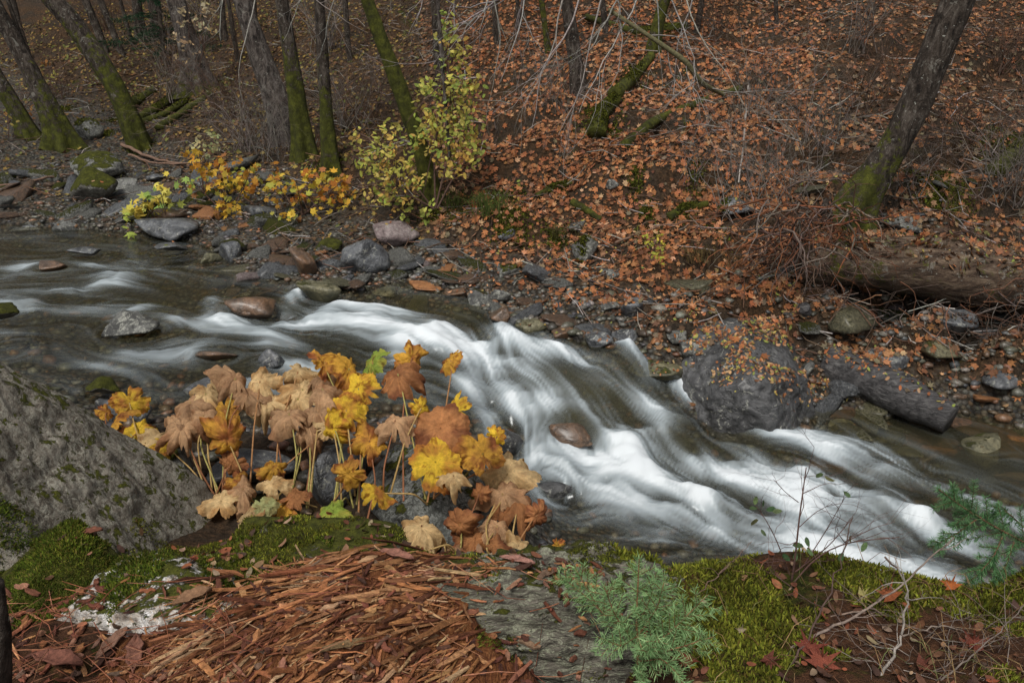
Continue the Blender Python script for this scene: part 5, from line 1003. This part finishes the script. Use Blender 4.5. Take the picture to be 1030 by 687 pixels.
for i, (px, py, s, c, l) in enumerate([(745,640,.035,(.30,.24,.15),'small pale pebble-like dead leaf on the moss carpet'),(812,662,.10,(.20,.05,.03),'dark red maple leaf at the bottom edge, left of the leaning stick'),(825,676,.11,(.26,.07,.04),'red maple leaf right at the bottom edge by the stick'),(772,672,.08,(.18,.055,.035),'curled red-brown leaf at the bottom below the moss carpet'),(893,608,.09,(.36,.11,.04),'orange maple leaf on the ledge rim right of the bare shrub'),(865,607,.06,(.38,.33,.12),'pale olive leaf on the ledge rim beside the orange maple leaf'),(955,597,.07,(.42,.12,.03),'bright orange leaf caught in the twigs at the right'),(980,655,.10,(.22,.06,.035),'dark red maple leaf in the right corner twigs'),(690,672,.08,(.34,.10,.05),'orange-red leaf under the small fir'),(925,675,.07,(.16,.05,.03),'brown maple leaf at the bottom right among grass'),(1003,640,.05,(.40,.16,.06),'little orange leaf at the far right of the ledge')]):
    b = PT(px, py, ymin=1.2); z, nn, _f = drop(b[0], b[1], 3); V, F, C = scatter(np.array([[b[0], b[1], z+.018]]), np.array([nn+[.2*math.sin(i*3), -.35, .2]]), np.array([s]), np.array([c]), star([(0,.6),(18,.36),(50,.58),(72,.34),(105,.45),(180,.2),(255,.45),(288,.34),(310,.58),(342,.36)], .2, .5), squash=np.array([1.2]))
    ctr = V.mean(0)[None]; k = len(V); mb = MB(); F = np.array([[j, (j+1) % k, k] for j in range(k)]); mb.add(np.vstack([V, ctr]), F, C[0]); st = np.array([V[10], V[10]+[.02, -.03, .004], V[10]+[.03, -.05, 0]]); mb.tube(st, .0012, 4, (.2,.09,.05)); tag(mb.build('fallen_leaf', M['leaf_big'], smooth=False, loc=tuple(ctr[0])), l, 'leaf')
mb = MB()
for _ in range(420):
    x = random.choice([random.uniform(1.0, 2.3), random.uniform(.4, 2.3)]); y = random.uniform(1.25, 2.15); z = drop(x, y, 3)[0]; a = random.uniform(0, 6.28); L = random.uniform(.05, .16); d = np.array([math.cos(a), math.sin(a), 0])*L
    mb.tube([(x, y, z), np.array([x, y, z+L*.5])+d*.3, np.array([x, y, z+L*.55])+d*.8], [.0012, .001, .0005], 3, cj(random.choice([(.26,.17,.08),(.20,.12,.06),(.16,.17,.06)]), .6, 1.3))
tag(mb.build('dry_grass', M['twig']), 'thin straw-coloured grass blades on the right of the ledge', 'grass', kind='stuff')
# ------------------------------------------------------------------ small fir
def fir(label, base, shoots, nl, cols, dens=1000, name='fir_seedling', wood=(.22,.12,.06), y=None):
    b = PY(*base); T = thing(name, tuple(b), label, 'fir')
    for pts, r in shoots:
        P = [PY(px, py, yy) for px, py, yy in pts]; q, _ = smooth_path(P, [1]*len(P), 14); mb = MB(); mb.tube(q, np.linspace(r, r*.4, 14), 6, wood); br = mb.build('branch', M['twig'], T)
        nb = MB(); needles(nb, q, nl, dens, *cols, .7, .038)
        L = np.linalg.norm(q[-1]-q[0]); dr = nrm(q[-1]-q[0])
        for i in range(3, 13, 2):
            for sgn in (-1, 1):
                d = nrm(dr*.75+sgn*nrm(np.cross(dr, [0.1, -1, .2]))*.75+RNG.normal(size=3)*.15); l = L*random.uniform(.18, .34)*(1-i/20)+.02; p1 = q[i]+d*l; mbb = [q[i], (q[i]+p1)/2+[0, 0, .003], p1]; nb.tube(mbb, [.0012, .001, .0008], 4, wood); needles(nb, mbb, nl*.85, dens, *cols, .7, .038)
        nb.build('needles', M['moss'], br)
    return T
BL = ((.15,.29,.11), (.36,.52,.24))
fir('small blue-green fir seedling at the bottom centre', (640,668,1.700), [([(642,668,1.700),(640,620,1.700),(643,562,1.700)],.004), ([(640,650,1.700),(618,618,1.683),(608,590,1.665)],.003), ([(640,640,1.700),(602,612,1.745),(578,570,1.745)],.003), ([(610,620,1.718),(590,600,1.745),(562,578,1.745)],.002),
  ([(641,640,1.700),(662,610,1.683),(668,585,1.665)],.003), ([(641,655,1.700),(670,640,1.656),(712,598,1.656)],.003), ([(642,660,1.700),(680,652,1.611),(718,640,1.611)],.003), ([(642,665,1.700),(668,662,1.593),(690,690,1.566)],.003), ([(640,665,1.700),(650,690,1.566),(648,710,1.522)],.0025), ([(640,640,1.700),(625,650,1.629),(600,640,1.629)],.002), ([(642,650,1.700),(680,630,1.656),(700,610,1.665)],.002), ([(641,630,1.700),(655,600,1.700),(660,575,1.718)],.002), ([(642,640,1.683),(648,660,1.611),(662,640,1.575)],.002)], .026, BL, 850)
fir('dark green drooping fir branch reaching in from the right edge', (1050,580,2.15), [([(1060,560,2.15),(1010,535,2.15),(975,515,2.12),(944,492,2.1)],.005), ([(985,520,2.12),(965,535,2.1),(938,550,2.08)],.003), ([(1010,535,2.15),(1000,560,2.1),(962,600,2.05)],.003), ([(1020,545,2.12),(1005,590,2.1),(1004,648,2.05)],.003), ([(1040,550,2.15),(1030,590,2.1),(1035,640,2.05)],.003), ([(990,523,2.1),(970,510,2.15),(955,496,2.2)],.003), ([(1045,590,2.1),(1000,600,2.0),(955,615,1.98)],.003),([(1030,530,2.2),(1010,512,2.2),(990,530,2.25)],.002)],
  .024, ((.05,.14,.05), (.15,.28,.12)), 1700, name='fir_branch', wood=(.12,.07,.04))
# bare shrub and sticks in front of the white water
T = thing('bare_shrub', tuple(PY(795, 592, 2.05)), 'thin bare shrub with a few dark green leaves in front of the white water', 'shrub'); mb = MB(); tips = []
for pts, r in [([(795,592),(800,560),(804,520),(811,470)],.004), ([(797,585),(780,540),(766,515),(760,508)],.0025), ([(795,590),(820,560),(850,545),(905,540)],.003), ([(810,566),(830,535),(850,500)],.002), ([(800,575),(835,548),(858,520)],.0025), ([(804,530),(820,515),(838,506)],.0015), ([(803,505),(790,495),(778,482)],.0015), ([(808,480),(820,478),(832,480)],.001), ([(796,590),(775,575),(770,560)],.002), ([(850,545),(880,530),(900,525)],.0015)]:
    P = [PY(a, b, 2.05+random.uniform(-.03, .03)) for a, b in pts]; q, _ = smooth_path(P, [1]*len(P), 12); mb.tube(q, np.linspace(r, r*.4, 12), 5, (.10, .055, .045)); [grow(mb, q[j], nrm(nrm(q[min(j+1, 11)]-q[j-1])+RNG.normal(size=3)*.6), random.uniform(.08, .25), r*.4, 1, (.10, .055, .045), 0, .5, 4, (1, 3), 6) for j in (3, 5, 7, 9, 10)]
mb.build('stems', M['twig'], T); lv = [(823,478),(834,482),(768,506),(775,512),(760,503),(758,511),(782,514),(768,536),(852,497),(869,550),(855,542),(783,555),(803,548),(815,556),(800,560),(812,545),(790,560),(846,560),(758,525)]
V, F, C = scatter(np.array([PY(a, b, 2.03+random.uniform(-.04, .04)) for a, b in lv]), RNG.normal(size=(len(lv), 3))*.4+[0, -.7, .5], RNG.uniform(.024, .036, len(lv)), pal(len(lv), [(.06,.11,.04),(.10,.15,.06),(.14,.13,.05)]), OVAL, squash=RNG.uniform(1, 3, len(lv)))
mk('foliage', V, F, M['leaf_big'], T, C, False)
for pts, y, r, c, l in [([(788,680),(815,640),(838,590),(858,520)], 1.95, .004, (.08,.05,.04), 'dark stick leaning right from the bottom edge across the bare shrub'), ([(790,655),(840,630),(895,600),(960,540)], 1.9, .005, (.22,.17,.14), 'long pale grey stick rising right from the moss to the fir branch'), ([(700,600),(730,570),(756,545)], 2.1, .002, (.16,.10,.08), 'thin straight twig rising right beside the small fir'),
   ([(880,690),(905,650),(915,600),(900,560)], 1.85, .005, (.25,.22,.19), 'pale lichened crooked twig at the bottom right'), ([(905,640),(950,628),(1010,650)], 1.8, .003, (.20,.16,.13), 'thin grey twig lying low across the right corner'), ([(835,620),(880,612),(930,640),(980,640)], 1.85, .003, (.18,.13,.10), 'bent brown twig under the pale crooked twig'), ([(890,560),(930,600),(960,625),(1000,620)], 1.95, .0035, (.13,.09,.07), 'dark twig sloping down right under the fir branch'), ([(650,590),(700,583),(790,588)], 2.2, .003, (.12,.07,.05), 'dark twig lying along the rim behind the small fir'), ([(940,690),(1000,640),(1040,600)], 1.8, .003, (.15,.12,.10), 'grey twig rising into the right corner under the fir branch')]:
    yb_ = PT(pts[0][0], min(pts[0][1], 700), ymin=1.2)[1]; yb_ = min(yb_, y+.1); P = [PY(a, b, yb_+(y-yb_)*(i_/(len(pts)-1))+(.02 if i_ else 0)) for i_, (a, b) in enumerate(pts)]; q, _ = smooth_path(P, [1]*len(P), 22); q[1:-1] += RNG.normal(size=(20, 3))*.003; mb = MB(); mb.tube(q, np.linspace(r, r*.35, 22), 6, c)
    for _ in range(6): j = random.randint(5, 19); grow(mb, q[j], nrm(nrm(q[j+1]-q[j-1])+RNG.normal(size=3)*.7), random.uniform(.05, .2), r*.4, 1, c, 0, .5, 4, (1, 3), 6)
    tag(mb.build('twig', M['twig'], loc=tuple(P[0])), l, 'twig')
mb = MB()
for i in range(90): s = PT(random.uniform(880, 1045), random.uniform(612, 700), ymin=1.2)+[0, 0, .01]; grow(mb, s, (random.gauss(0, 1), random.gauss(0, .4), random.gauss(.2, .5)), random.uniform(.08, .3), .0018, 1, random.choice([(.16,.12,.10), (.10,.06,.04), (.24,.20,.17)]), .3, .5, 3, (1, 3), 6)
tag(mb.build('twig_heap', M['twig'], loc=tuple(PY(960, 650, 1.8))), 'loose heap of fine dead twigs in the lower right corner', 'twigs')
# dark stub at the left edge
tag(trunk_geo([PY(-4, 700, 1.5), PY(-3, 640, 1.5), PY(-6, 585, 1.52)], [.032, .028, .018], 24, 14, [.1, .1, .1, .1], 95, .14, .2, True).build('broken_stub', M['bark'], loc=tuple(PY(-3, 700, 1.5))), 'black upright broken stub at the lower left edge', 'stump')
w = bpy.data.worlds.new('World'); SC.world = w; w.use_nodes = True; nt = w.node_tree; nt.nodes.clear()
sky = nt.nodes.new('ShaderNodeTexSky'); sky.sky_type = 'NISHITA'; sky.sun_disc = False; sky.sun_elevation = math.radians(58); sky.sun_rotation = math.radians(200); sky.dust_density = 3; sky.air_density = .6
hs = nt.nodes.new('ShaderNodeHueSaturation'); hs.inputs['Saturation'].default_value = .22
bg = nt.nodes.new('ShaderNodeBackground'); bg.inputs[1].default_value = .105; ow = nt.nodes.new('ShaderNodeOutputWorld')
nt.links.new(sky.outputs[0], hs.inputs['Color']); nt.links.new(hs.outputs[0], bg.inputs[0]); nt.links.new(bg.outputs[0], ow.inputs[0])
sl = bpy.data.lights.new('sun', 'SUN'); sl.energy = 1.7; sl.angle = math.radians(12); sl.color = (1, .96, .9)
so = bpy.data.objects.new('sun', sl); COL.objects.link(so)
az = math.radians(200); el = math.radians(58)   # light comes from behind the camera and overhead
dv = Vector((math.sin(az)*math.cos(el), math.cos(az)*math.cos(el), math.sin(el))); so.rotation_euler = dv.to_track_quat('Z', 'Y').to_euler()
SC.view_settings.view_transform = 'Standard'; SC.view_settings.look = 'None'; SC.view_settings.gamma = 1; SC.view_settings.exposure = .62; SC.view_settings.use_curve_mapping = False
SC.render.engine = 'CYCLES'; SC.cycles.use_denoising = True; SC.cycles.max_bounces = 5; SC.cycles.transparent_max_bounces = 12
